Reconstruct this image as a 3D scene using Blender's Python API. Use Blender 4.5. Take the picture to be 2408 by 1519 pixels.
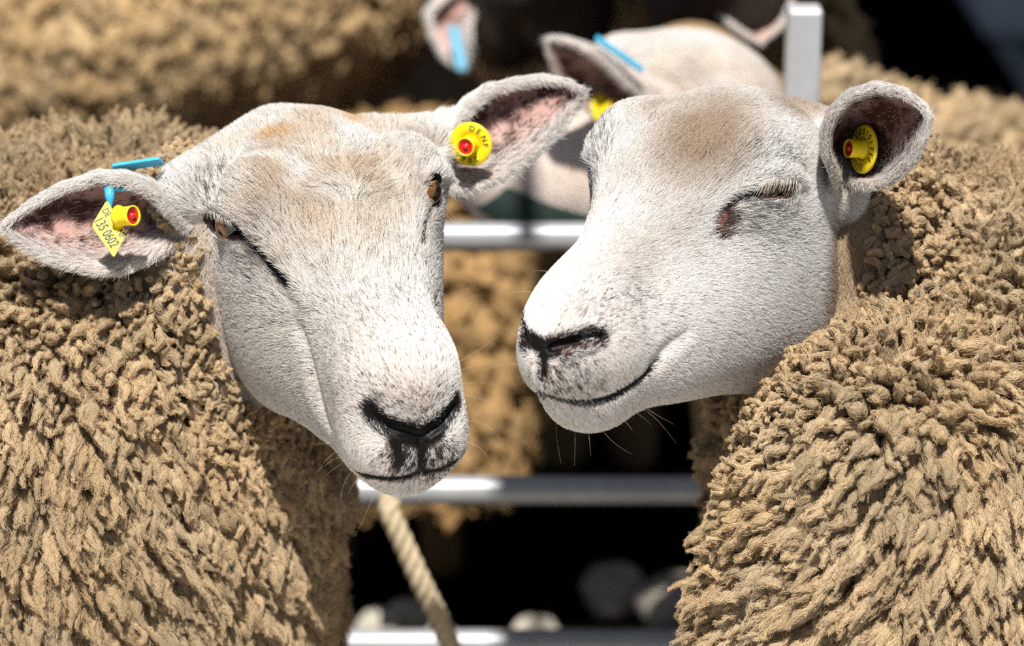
import bpy, math, random
import numpy as np
from mathutils import Vector, Matrix

# ------------------------------------------------------------------ clear
for o in list(bpy.data.objects):
    bpy.data.objects.remove(o, do_unlink=True)
SC = bpy.context.scene
COL = SC.collection
rng = np.random.default_rng(11)

# ------------------------------------------------------------------ camera
PITCH = math.radians(20.0)
CAM_H = 1.36
FOCAL, SENSOR = 100.0, 36.0
cam_data = bpy.data.cameras.new('camera')
cam_data.lens = FOCAL
cam_data.sensor_width = SENSOR
cam_data.clip_start = 0.05
cam_data.clip_end = 200
cam_data.dof.use_dof = True
cam_data.dof.focus_distance = 1.735
cam_data.dof.aperture_fstop = 4.8
cam = bpy.data.objects.new('camera', cam_data)
COL.objects.link(cam)
cam.location = (0, 0, CAM_H)
cam.rotation_euler = (math.pi / 2 - PITCH, 0, 0)
SC.camera = cam

# ------------------------------------------------------------------ light
SUN_ELEV, SUN_AZ = math.radians(65), math.radians(-3)    # azimuth: swung from behind the camera towards its right
world = bpy.data.worlds.new('sky')
SC.world = world
world.use_nodes = True
wn = world.node_tree.nodes
wl = world.node_tree.links
wn.clear()
w_out = wn.new('ShaderNodeOutputWorld')
w_bg = wn.new('ShaderNodeBackground')
w_bg.inputs['Color'].default_value = (0.62, 0.74, 1.0, 1)
w_bg.inputs['Strength'].default_value = 0.36
wl.new(w_bg.outputs[0], w_out.inputs[0])
sun_data = bpy.data.lights.new('sun', 'SUN')
sun_data.energy = 7.3
sun_data.angle = math.radians(0.55)
sun_data.color = (1.0, 0.968, 0.915)
sun = bpy.data.objects.new('sun', sun_data)
COL.objects.link(sun)
sun.location = (0.5, -3, 5)
_sd = Vector((math.sin(SUN_AZ) * math.cos(SUN_ELEV), -math.cos(SUN_AZ) * math.cos(SUN_ELEV), math.sin(SUN_ELEV)))
sun.rotation_euler = _sd.to_track_quat('Z', 'Y').to_euler()

SC.view_settings.view_transform = 'Standard'
SC.view_settings.look = 'None'
SC.view_settings.gamma = 1.0
SC.view_settings.use_curve_mapping = False
SC.view_settings.exposure = 0.0
SC.cycles.use_denoising = False
SC.cycles.max_bounces = 6
SC.cycles.diffuse_bounces = 3
SC.cycles.sample_clamp_indirect = 4.0
SC.cycles.glossy_bounces = 2
SC.cycles.transmission_bounces = 4
SC.cycles.caustics_reflective = False
SC.cycles.caustics_refractive = False

# ------------------------------------------------------------------ projection helpers (photo frame 2408 x 1519)
FPX = FOCAL / SENSOR * 2408
CX, CY = 1204.0, 759.5
ROT = np.array(cam.rotation_euler.to_matrix())
LOC = np.array([0, 0, CAM_H])


def c2w(p):
    return np.asarray(p, float) @ ROT.T + LOC


def w2c(p):
    return (np.asarray(p, float) - LOC) @ ROT


def ray(px, py):
    px = np.asarray(px, float)
    py = np.asarray(py, float)
    return np.stack([(px - CX) / FPX, -(py - CY) / FPX, -np.ones_like(px)], -1)


def at(px, py, depth):
    """camera-space point seen at a photo pixel, at a given distance"""
    return ray(px, py) * np.asarray(depth, float)[..., None]


def proj(c):
    c = np.asarray(c)
    return np.stack([CX + FPX * c[..., 0] / -c[..., 2], CY - FPX * c[..., 1] / -c[..., 2]], -1)


def nrm(v):
    return v / (np.linalg.norm(v, axis=-1, keepdims=True) + 1e-12)


# ------------------------------------------------------------------ value noise
def _hash(ix, iy, iz, seed):
    n = (ix * 374761393 + iy * 668265263 + iz * 2147483647 + seed * 1274126177) & 0xFFFFFFFF
    n = ((n ^ (n >> 13)) * 1274126177) & 0xFFFFFFFF
    n = n ^ (n >> 16)
    return (n & 0xFFFF) / 65535.0


def noise(p, scale, seed=0):
    q = np.asarray(p) * scale
    i = np.floor(q).astype(np.int64)
    f = q - i
    f = f * f * (3 - 2 * f)
    out = 0
    for dx in (0, 1):
        for dy in (0, 1):
            for dz in (0, 1):
                w = (f[..., 0] if dx else 1 - f[..., 0]) * (f[..., 1] if dy else 1 - f[..., 1]) * (f[..., 2] if dz else 1 - f[..., 2])
                out = out + w * _hash(i[..., 0] + dx, i[..., 1] + dy, i[..., 2] + dz, seed)
    return out


def fbm(p, scale, seed=0):
    return (noise(p, scale, seed) + 0.5 * noise(p, scale * 2.1, seed + 7) + 0.25 * noise(p, scale * 4.3, seed + 13)) / 1.75


# ------------------------------------------------------------------ distance fields
def smin(a, b, k):
    h = np.maximum(k - np.abs(a - b), 0) / k
    return np.minimum(a, b) - h * h * k * 0.25


def d_ell(p, c, r):
    q = p - c
    k0 = np.sqrt(((q / r) ** 2).sum(-1))
    k1 = np.sqrt(((q / (r * r)) ** 2).sum(-1)) + 1e-9
    return k0 * (k0 - 1) / k1


def d_cone(p, a, b, ra, rb, ks=1.0):
    sc = np.array([1, 1, 1 / ks])
    p = p * sc
    a = np.asarray(a) * sc
    b = np.asarray(b) * sc
    ab = b - a
    t = np.clip(((p - a) @ ab) / (ab @ ab), 0, 1)
    return (np.sqrt((((p - a) - t[..., None] * ab) ** 2).sum(-1)) - (ra + (rb - ra) * t)) * min(1, ks)


def d_path(p, pts, rad):
    """distance to a chain of points with a radius each"""
    d = None
    for i in range(len(pts) - 1):
        e = d_cone(p, pts[i], pts[i + 1], rad[i], rad[i + 1])
        d = e if d is None else np.minimum(d, e)
    return d


def eval_chunks(fn, P, n=400000):
    sh = P.shape[:-1]
    Q = P.reshape(-1, 3)
    out = np.empty(len(Q))
    for i in range(0, len(Q), n):
        out[i:i + n] = fn(Q[i:i + n])
    return out.reshape(sh)


def surface_nets(fn, lo, hi, h):
    lo = np.asarray(lo, float)
    hi = np.asarray(hi, float)
    n = np.ceil((hi - lo) / h).astype(int) + 1
    ax = [lo[i] + h * np.arange(n[i]) for i in range(3)]
    G = np.stack(np.meshgrid(*ax, indexing='ij'), -1)
    D = eval_chunks(fn, G)
    S = D < 0
    c = [D[dx:n[0] - 1 + dx, dy:n[1] - 1 + dy, dz:n[2] - 1 + dz] for dx in (0, 1) for dy in (0, 1) for dz in (0, 1)]
    cnt = sum((x < 0).astype(int) for x in c)
    act = (cnt > 0) & (cnt < 8)
    ids = np.argwhere(act)
    m = tuple(ids.T)
    C = np.stack([x[m] for x in c], -1)
    offs = np.array([(dx, dy, dz) for dx in (0, 1) for dy in (0, 1) for dz in (0, 1)], float)
    acc = np.zeros((len(ids), 3))
    num = np.zeros(len(ids))
    for a in range(8):
        for b in range(a + 1, 8):
            if np.abs(offs[a] - offs[b]).sum() != 1:
                continue
            da, db = C[:, a], C[:, b]
            x = (da < 0) != (db < 0)
            t = np.where(x, da / np.where(np.abs(da - db) < 1e-12, 1, da - db), 0)
            acc += x[:, None] * (offs[a] + t[:, None] * (offs[b] - offs[a]))
            num += x
    V = lo + h * (ids + acc / num[:, None])
    idx = -np.ones(act.shape, np.int64)
    idx[m] = np.arange(len(ids))
    quads = []
    for axis in range(3):
        o1, o2 = [(1, 2), (2, 0), (0, 1)][axis]
        sl0 = [slice(None)] * 3
        sl1 = [slice(None)] * 3
        sl0[axis] = slice(0, n[axis] - 1)
        sl1[axis] = slice(1, n[axis])
        a, b = S[tuple(sl0)], S[tuple(sl1)]
        e = np.argwhere(a != b)
        ok = (e[:, o1] > 0) & (e[:, o2] > 0) & (e[:, o1] < n[o1] - 1) & (e[:, o2] < n[o2] - 1)
        e = e[ok]
        sgn = a[tuple(e.T)]
        q = []
        for (p1, p2) in ((0, 0), (1, 0), (1, 1), (0, 1)):
            k = e.copy()
            k[:, o1] -= 1 - p1
            k[:, o2] -= 1 - p2
            q.append(idx[tuple(k.T)])
        q = np.stack(q, -1)
        q[~sgn] = q[~sgn][:, ::-1]
        quads.append(q)
    Q = np.concatenate(quads)
    Q = Q[(Q >= 0).all(1)]
    return V, Q


# ------------------------------------------------------------------ objects
def tag(o, label=None, cat=None, group=None, kind=None):
    if label:
        o['label'] = label
    if cat:
        o['category'] = cat
    if group:
        o['group'] = group
    if kind:
        o['kind'] = kind
    return o


def mesh_obj(name, V, Q, mat, parent=None, origin=None, smooth=True, cols=None, matidx=None):
    """V in world space; the object's origin is put at `origin` (or the parent's)"""
    if origin is None:
        origin = np.array(parent['_org']) if parent is not None else np.zeros(3)
    me = bpy.data.meshes.new(name)
    V = np.asarray(V, np.float64) - origin
    if isinstance(Q, np.ndarray) and Q.ndim == 2:
        k = Q.shape[1]
        me.vertices.add(len(V))
        me.vertices.foreach_set('co', V.astype(np.float32).ravel())
        me.loops.add(Q.size)
        me.loops.foreach_set('vertex_index', Q.astype(np.int32).ravel())
        me.polygons.add(len(Q))
        me.polygons.foreach_set('loop_start', np.arange(0, Q.size, k, dtype=np.int32))
        me.update(calc_edges=True)
    else:
        me.from_pydata(V.tolist(), [], [list(map(int, f)) for f in Q])
        me.update()
    me.polygons.foreach_set('use_smooth', np.full(len(me.polygons), bool(smooth)))
    if cols is not None:
        at_ = me.attributes.new('pigment', 'FLOAT_COLOR', 'POINT')
        cc = np.ones((len(V), 4), np.float32)
        cc[:, :3] = cols
        at_.data.foreach_set('color', cc.ravel())
    mats = mat if isinstance(mat, (list, tuple)) else [mat]
    for m_ in mats:
        me.materials.append(m_)
    if matidx is not None:
        me.polygons.foreach_set('material_index', np.asarray(matidx, np.int32))
    o = bpy.data.objects.new(name, me)
    COL.objects.link(o)
    if parent is not None:
        o.parent = parent
    else:
        o.location = origin
        o['_org'] = [float(x) for x in origin]
    return o


def sub_of(o, parent):
    """remember the origin for children of a child"""
    o['_org'] = list(parent['_org'])
    return o


def curves_obj(name, P, R, cols, mat, parent, npts):
    """P (n, npts, 3) world space strands as one hair object"""
    cu = bpy.data.hair_curves.new(name)
    n = len(P)
    cu.add_curves([npts] * n)
    org = np.array(parent['_org'])
    cu.attributes['position'].data.foreach_set('vector', (P - org).astype(np.float32).ravel())
    ra = cu.attributes.get('radius') or cu.attributes.new('radius', 'FLOAT', 'POINT')
    ra.data.foreach_set('value', np.asarray(R, np.float32).ravel())
    ca = cu.attributes.new('pigment', 'FLOAT_COLOR', 'CURVE')
    cc = np.ones((n, 4), np.float32)
    cc[:, :3] = cols
    ca.data.foreach_set('color', cc.ravel())
    cu.materials.append(mat)
    o = bpy.data.objects.new(name, cu)
    COL.objects.link(o)
    o.parent = parent
    return o


def join_parts(parts):
    """[(V, Q quads, cols)] -> one"""
    Vs, Qs, Cs, off = [], [], [], 0
    for V, Q, c in parts:
        Vs.append(V)
        Qs.append(np.asarray(Q) + off)
        Cs.append(np.broadcast_to(c, V.shape))
        off += len(V)
    return np.concatenate(Vs), np.concatenate(Qs), np.concatenate(Cs)


def grid_quads(nu, nv, closed_v=False, closed_u=False):
    iu = np.arange(nu if closed_u else nu - 1)
    iv = np.arange(nv if closed_v else nv - 1)
    a, b = np.meshgrid(iu, iv, indexing='ij')
    a2, b2 = (a + 1) % nu, (b + 1) % nv
    return np.stack([a * nv + b, a2 * nv + b, a2 * nv + b2, a * nv + b2], -1).reshape(-1, 4)


def resample(pts, n):
    pts = np.asarray(pts, float)
    s = np.concatenate([[0], np.cumsum(np.linalg.norm(np.diff(pts, axis=0), axis=1))])
    t = np.linspace(0, s[-1], n)
    return np.stack([np.interp(t, s, pts[:, k]) for k in range(pts.shape[1])], -1)


def smooth_poly(pts, n, it=3):
    p = resample(pts, n)
    for _ in range(it):
        q = p.copy()
        q[1:-1] = 0.5 * p[1:-1] + 0.25 * (p[:-2] + p[2:])
        p = q
    return p


def tube(path, rad, nv=12, cap=True):
    path = np.asarray(path, float)
    n = len(path)
    rad = np.broadcast_to(rad, (n,))
    T = nrm(np.gradient(path, axis=0))
    up = np.array([0, 0, 1.0]) if abs(T[0, 2]) < 0.9 else np.array([1.0, 0, 0])
    A = [nrm(np.cross(T[0], up))]
    for i in range(1, n):
        a = A[-1] - T[i] * (A[-1] @ T[i])
        A.append(nrm(a))
    A = np.array(A)
    B = np.cross(T, A)
    th = np.linspace(0, 2 * np.pi, nv, endpoint=False)
    V = path[:, None] + rad[:, None, None] * (np.cos(th)[None, :, None] * A[:, None] + np.sin(th)[None, :, None] * B[:, None])
    if cap:
        V = np.concatenate([np.broadcast_to(path[0], (1, nv, 3)), V, np.broadcast_to(path[-1], (1, nv, 3))])
    return V.reshape(-1, 3), grid_quads(len(V), nv, closed_v=True)


# ------------------------------------------------------------------ materials
def new_mat(name):
    m = bpy.data.materials.new(name)
    m.use_nodes = True
    nt = m.node_tree
    nt.nodes.clear()
    out = nt.nodes.new('ShaderNodeOutputMaterial')
    return m, nt, out


def strand_mat(name, transl=0.25, gloss=0.04, rough=0.45):
    m, nt, out = new_mat(name)
    at_ = nt.nodes.new('ShaderNodeAttribute')
    at_.attribute_name = 'pigment'
    dif = nt.nodes.new('ShaderNodeBsdfDiffuse')
    tr = nt.nodes.new('ShaderNodeBsdfTranslucent')
    mx = nt.nodes.new('ShaderNodeMixShader')
    mx.inputs[0].default_value = transl
    nt.links.new(at_.outputs['Color'], dif.inputs[0])
    nt.links.new(at_.outputs['Color'], tr.inputs[0])
    nt.links.new(dif.outputs[0], mx.inputs[1])
    nt.links.new(tr.outputs[0], mx.inputs[2])
    gl = nt.nodes.new('ShaderNodeBsdfGlossy')
    gl.inputs['Roughness'].default_value = rough
    m2 = nt.nodes.new('ShaderNodeMixShader')
    m2.inputs[0].default_value = gloss
    nt.links.new(mx.outputs[0], m2.inputs[1])
    nt.links.new(gl.outputs[0], m2.inputs[2])
    nt.links.new(m2.outputs[0], out.inputs[0])
    return m


def skin_mat(name, rough=0.5, bump=0.15, scale=900, spec=0.3):
    m, nt, out = new_mat(name)
    at_ = nt.nodes.new('ShaderNodeAttribute')
    at_.attribute_name = 'pigment'
    b = nt.nodes.new('ShaderNodeBsdfPrincipled')
    b.inputs['Roughness'].default_value = rough
    b.inputs['Specular IOR Level'].default_value = spec
    nt.links.new(at_.outputs['Color'], b.inputs['Base Color'])
    tc = nt.nodes.new('ShaderNodeTexCoord')
    nz = nt.nodes.new('ShaderNodeTexNoise')
    nz.inputs['Scale'].default_value = scale
    nt.links.new(tc.outputs['Object'], nz.inputs['Vector'])
    bp = nt.nodes.new('ShaderNodeBump')
    bp.inputs['Strength'].default_value = bump
    bp.inputs['Distance'].default_value = 0.0008
    nt.links.new(nz.outputs[0], bp.inputs['Height'])
    nt.links.new(bp.outputs[0], b.inputs['Normal'])
    nt.links.new(b.outputs[0], out.inputs[0])
    return m


def plain_mat(name, col, rough=0.5, metal=0.0, var=0.12, scale=60, spec=0.5, bump=0.0, sss=0.0, coat=0.0):
    """principled with a little procedural variation of colour"""
    m, nt, out = new_mat(name)
    b = nt.nodes.new('ShaderNodeBsdfPrincipled')
    b.inputs['Roughness'].default_value = rough
    b.inputs['Metallic'].default_value = metal
    b.inputs['Specular IOR Level'].default_value = spec
    b.inputs['Coat Weight'].default_value = coat
    tc = nt.nodes.new('ShaderNodeTexCoord')
    nz = nt.nodes.new('ShaderNodeTexNoise')
    nz.inputs['Scale'].default_value = scale
    nz.inputs['Detail'].default_value = 5
    nt.links.new(tc.outputs['Object'], nz.inputs['Vector'])
    rp = nt.nodes.new('ShaderNodeValToRGB')
    rp.color_ramp.elements[0].position = 0.3
    rp.color_ramp.elements[1].position = 0.7
    rp.color_ramp.elements[0].color = (*[c * (1 - var) for c in col], 1)
    rp.color_ramp.elements[1].color = (*[min(1, c * (1 + var)) for c in col], 1)
    nt.links.new(nz.outputs[0], rp.inputs[0])
    nt.links.new(rp.outputs[0], b.inputs['Base Color'])
    if bump:
        bp = nt.nodes.new('ShaderNodeBump')
        bp.inputs['Strength'].default_value = bump
        bp.inputs['Distance'].default_value = 0.002
        nt.links.new(nz.outputs[0], bp.inputs['Height'])
        nt.links.new(bp.outputs[0], b.inputs['Normal'])
    nt.links.new(b.outputs[0], out.inputs[0])
    return m


MAT_SKIN = skin_mat('skin', rough=0.42, spec=0.16, bump=0.5, scale=700)
MAT_HAIR = strand_mat('coat_hair', transl=0.34)
MAT_WOOL = strand_mat('wool', transl=0.2, gloss=0.02)
MAT_EYE = None
# ------------------------------------------------------------------ skull shapes (metres; axes: forward, up, left)
HEADS = {
 'L': dict(
  prims=[
   ('ell', [-0.05, -0.0097, -0.0, 0.0765, 0.0671, 0.0657], 0.03),
   ('ell', [-0.0135, 0.0011, -0.0, 0.07, 0.0476, 0.0598], 0.03),
   ('ell', [-0.0053, 0.0384, 0.0503, 0.027, 0.0269, 0.0205], 0.025),
   ('cone', [0.0235, -0.0038, 0.0, 0.1319, -0.0042, -0.0, 0.0444, 0.0265, 0.9633], 0.04),
   ('ell', [0.1201, -0.0202, -0.0, 0.0347, 0.0365, 0.0354], 0.03),
   ('ell', [0.1443, -0.0437, 0.0132, 0.028, 0.0237, 0.0244], 0.02),
   ('ell', [0.1269, -0.0663, -0.0, 0.0357, 0.0201, 0.0236], 0.02),
   ('cone', [-0.0492, -0.0705, 0.0283, 0.1021, -0.0595, 0.0136, 0.0323, 0.0179, 0.7857], 0.03),
   ('ell', [-0.0126, -0.0528, 0.0357, 0.0592, 0.062, 0.0289], 0.03),
   ('ell', [0.0415, -0.0461, 0.0223, 0.0535, 0.043, 0.0238], 0.03),
  ],
  M=[[0.35471, 0.06978, 0.93237], [-0.56667, 0.80923, 0.15502], [0.74368, 0.58333, -0.32658]],
  t=[-0.11199, 0.04872, -1.79653]),
 'R': dict(
  prims=[
   ('ell', [-0.0525, -0.0089, -0.0, 0.077, 0.0668, 0.0647], 0.03),
   ('ell', [-0.0194, 0.0115, -0.0, 0.0683, 0.0496, 0.057], 0.03),
   ('ell', [-0.0046, 0.0367, 0.0427, 0.0275, 0.0253, 0.0215], 0.025),
   ('cone', [0.0188, 0.0025, -0.0, 0.1303, -0.0086, -0.0, 0.0407, 0.0196, 0.8647], 0.04),
   ('ell', [0.122, -0.0366, -0.0, 0.0348, 0.032, 0.0366], 0.03),
   ('ell', [0.1458, -0.0383, 0.0012, 0.0296, 0.0258, 0.0205], 0.02),
   ('ell', [0.1184, -0.0728, -0.0, 0.0308, 0.0233, 0.0233], 0.02),
   ('cone', [-0.0489, -0.0718, 0.0356, 0.1052, -0.0558, 0.0109, 0.0384, 0.0181, 0.7934], 0.03),
   ('ell', [-0.0198, -0.0544, 0.0356, 0.0593, 0.0599, 0.0298], 0.03),
   ('ell', [0.0442, -0.0505, 0.0289, 0.0541, 0.043, 0.0266], 0.03),
  ],
  M=[[-0.56563, -0.0627, 0.82227], [-0.35617, 0.91788, -0.17501], [0.74378, 0.39186, 0.54152]],
  t=[0.11, 0.06924, -1.77857]),
}


def base_sdf(p, prims):
    q = p.copy()
    q[..., 2] = np.abs(q[..., 2])
    d = None
    for kind, v, k in prims:
        v = np.asarray(v)
        e = d_ell(q, v[:3], v[3:6]) if kind == 'ell' else d_cone(q, v[:3], v[3:6], v[6], v[7], v[8])
        d = e if d is None else smin(d, e, k)
    return d


def grad(fn, p, h=0.0006):
    g = np.zeros_like(p)
    for a in range(3):
        e = np.zeros(3)
        e[a] = h
        g[..., a] = fn(p + e) - fn(p - e)
    return nrm(g)


class Head:
    """one sheep's head: skull field, carved and raised features, hair"""

    def __init__(self, key, feats):
        H = HEADS[key]
        self.key = key
        self.prims = H['prims']
        self.M = np.array(H['M'])          # local -> camera
        self.t = np.array(H['t'])
        self.base = lambda p: base_sdf(p, self.prims)
        self.feats = []
        for ft in feats:
            self.add_feat(**ft)

    def to_cam(self, p):
        return np.asarray(p) @ self.M.T + self.t

    def to_loc(self, c):
        return (np.asarray(c) - self.t) @ self.M

    def hit(self, px, py, fn=None):
        """first point of the surface met by the pixel's ray; the nearest miss otherwise (local)"""
        fn = fn or self.base
        r = ray(px, py)
        z0 = -self.t[2]
        zs = np.linspace(z0 - 0.22, z0 + 0.16, 400)
        P = r[..., None, :] * zs[:, None]
        D = fn(self.to_loc(P))
        neg = D < 0
        first = np.where(neg.any(-1), neg.argmax(-1), D.argmin(-1))
        z = zs[first]
        for _ in range(12):
            p = self.to_loc(r * z[..., None])
            z = np.where(neg.any(-1), z + fn(p) * 0.8, z)
        return self.to_loc(r * z[..., None])

    def add_feat(self, path, rad, off=0.0, op='sub', k=3.0, mirror=True, pig=None, pr=0.0, hair=None, hr=0.0, bald=0.0, soft=2.0, short=0.0):
        path = np.array(path, float)
        if path.shape[1] == 3:          # a place in space rather than on the skull
            P = self.to_loc(at(path[:, 0], path[:, 1], path[:, 2]))
            N = np.zeros_like(P)
        else:
            P = self.hit(path[:, 0], path[:, 1])
            N = grad(self.base, P)
        P = P + N * (np.broadcast_to(off, len(P))[:, None] * 0.001)
        rad = np.broadcast_to(np.asarray(rad, float), len(P)) * 0.001
        n = max(2 * len(P), 6)
        Pr = smooth_poly(np.concatenate([P, rad[:, None]], 1), n, 1)
        for sgn in ((1, -1) if mirror else (1,)):
            Q = Pr[:, :3] * np.array([1, 1, sgn])
            self.feats.append(dict(P=Q, R=Pr[:, 3], op=op, k=k * 0.001, pig=pig, pr=pr * 0.001, hair=hair, hr=hr * 0.001, bald=bald * 0.001, soft=soft * 0.001, short=short * 0.001))

    def field(self, p):
        d = self.base(p)
        for ft in self.feats:
            if ft['op'] == 'pig':
                continue
            pad = ft['R'].max() + ft['k'] * 2 + 0.003
            lo, hi = ft['P'].min(0) - pad, ft['P'].max(0) + pad
            m = ((p > lo) & (p < hi)).all(-1)
            if not m.any():
                continue
            e = d_path(p[m], ft['P'], ft['R'])
            if ft['op'] == 'add':
                d[m] = smin(d[m], e, ft['k'])
            else:
                d[m] = -smin(-d[m], e, ft['k'])
        return d

    def mesh(self, h=0.0015):
        V, Q = surface_nets(self.field, (-0.135, -0.14, -0.115), (0.185, 0.095, 0.115), h)
        for _ in range(2):
            e = 0.0005
            g = np.stack([self.field(V + np.eye(3)[a] * e) - self.field(V - np.eye(3)[a] * e) for a in range(3)], -1) / (2 * e)
            d = self.field(V)
            V = V - g * np.clip(d / ((g * g).sum(-1) + 1e-6), -h, h)[:, None] * 0.7
        self.V, self.Q = V, Q
        self.N = grad(self.field, V)
        return V, Q

    def paint(self, p, base, which):
        """pigment of skin ('pig') or hair ('hair') at local points"""
        col = np.broadcast_to(np.asarray(base, float), p.shape).copy()
        for ft in self.feats:
            c = ft[which]
            if c is None:
                continue
            r = ft['pr'] if which == 'pig' else ft['hr']
            d = d_path(p, ft['P'], ft['R'] * 0 + r)
            w = np.clip(-d / ft['soft'] + 0.5, 0, 1)[..., None]
            col = col * (1 - w) + np.asarray(c) * w
        return col

    def bald(self, p):
        keep = np.ones(len(p), bool)
        for ft in self.feats:
            if ft['bald'] > 0:
                keep &= d_path(p, ft['P'], ft['R'] * 0 + ft['bald']) > 0
        return keep


def sample_mesh(V, Q, N, n, weight=None):
    """n random points on a quad mesh: positions, normals"""
    T = np.concatenate([Q[:, [0, 1, 2]], Q[:, [0, 2, 3]]])
    a, b, c = V[T[:, 0]], V[T[:, 1]], V[T[:, 2]]
    A = np.linalg.norm(np.cross(b - a, c - a), axis=1)
    if weight is not None:
        A = A * weight[T].mean(1)
    i = rng.choice(len(T), n, p=A / A.sum())
    r1, r2 = np.sqrt(rng.random(n)), rng.random(n)
    w = np.stack([1 - r1, r1 * (1 - r2), r1 * r2], -1)
    P = (V[T[i]] * w[..., None]).sum(1)
    return P, nrm((N[T[i]] * w[..., None]).sum(1))


def strands(P, N, T, L, lift, npts=4, bend=0.35, rad=0.00013, jit=0.25, tip=0.25):
    """short hairs: root P, normal N, lying direction T, length L"""
    n = len(P)
    T = T - N * (T * N).sum(-1, keepdims=True)
    T = nrm(nrm(T) + jit * rng.normal(size=(n, 3)))
    T = nrm(T - N * (T * N).sum(-1, keepdims=True))
    lift = np.broadcast_to(lift, (n,))[:, None]
    t = np.linspace(0, 1, npts)
    C = np.empty((n, npts, 3))
    for j, tj in enumerate(t):
        ll = lift * (1 - bend * tj)
        d = nrm(N * ll + T)
        C[:, j] = P + d * (L * tj)[:, None]
    R = np.broadcast_to(rad, (n,))[:, None] * (1 - (1 - tip) * t[None, :])
    return C, R


# ------------------------------------------------------------------ ears: a cup of skin between two edges
def ctrl(tab, u):
    tab = np.array(tab, float)
    return np.stack([np.interp(u, tab[:, 0], tab[:, k]) for k in range(1, tab.shape[1])], -1)


def edge(pts):
    """[(px, py, depth)] -> camera-space polyline"""
    p = np.array(pts, float)
    return at(p[:, 0], p[:, 1], p[:, 2])


def ear_surface(up, lo, bulge, nu=110, nv=44, thick=0.0040, prof=0.85):
    """up, lo: edge polylines root->tip in camera space; bulge: [(u, x, y, z)] vector from the chord's middle to the ear's back"""
    U = smooth_poly(up, nu, 3)
    W = smooth_poly(lo, nu, 3)
    u = np.linspace(0, 1, nu)
    th = np.linspace(0, np.pi, nv)
    mid = 0.5 * (U + W)
    half = 0.5 * (U - W)
    B = ctrl(bulge, u)
    for _ in range(6):
        B[1:-1] = 0.5 * B[1:-1] + 0.25 * (B[2:] + B[:-2])
    cs = np.sign(np.cos(th)) * np.abs(np.cos(th)) ** prof
    sn = np.abs(np.sin(th)) ** prof
    S = mid[:, None] + cs[None, :, None] * half[:, None] + sn[None, :, None] * B[:, None]
    Nn = nrm(np.cross(np.gradient(S, axis=0), np.gradient(S, axis=1)))
    sg = np.sign((Nn[nu // 2, nv // 2] * B[nu // 2]).sum())
    Nn = Nn * sg
    for _ in range(6):
        M_ = Nn.copy()
        M_[1:-1] += Nn[:-2] + Nn[2:]
        M_[:, 1:-1] += Nn[:, :-2] + Nn[:, 2:]
        Nn = nrm(M_)
    th_ = thick * (0.4 + 0.6 * np.clip((1 - u) / 0.2, 0, 1)) * (1 + 0.5 * np.clip(1 - u / 0.35, 0, 1))
    O = S + Nn * th_[:, None, None]
    dU = nrm(S[:, 0] - S[:, 2])
    dW = nrm(S[:, -1] - S[:, -3])
    rimU = S[:, 0] + Nn[:, 0] * (th_ * 0.5)[:, None] + dU * (th_ * 0.45)[:, None]
    rimW = S[:, -1] + Nn[:, -1] * (th_ * 0.5)[:, None] + dW * (th_ * 0.45)[:, None]
    ring = np.concatenate([S, rimW[:, None], O[:, ::-1], rimU[:, None]], 1)
    return dict(S=S, O=O, N=Nn, u=u, V=ring.reshape(-1, 3), Q=grid_quads(nu, ring.shape[1], closed_v=True),
                nring=ring.shape[1], dU=dU, dW=dW, nv=nv, nu=nu)


def fix_winding(V, Q):
    """make the faces of a closed surface look outwards"""
    a, b, c = V[Q[:, 0]], V[Q[:, 1]], V[Q[:, 2]]
    d = V[Q[:, 3]]
    o = V.mean(0)
    vol = (np.cross(b - a, c - a) * (a - o)).sum() + (np.cross(c - a, d - a) * (a - o)).sum()
    return Q if vol > 0 else Q[:, ::-1]


def vnormals(V, Q):
    n = np.zeros_like(V)
    f = np.cross(V[Q[:, 2]] - V[Q[:, 0]], V[Q[:, 3]] - V[Q[:, 1]])
    for k in range(4):
        np.add.at(n, Q[:, k], f)
    return nrm(n)


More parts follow.
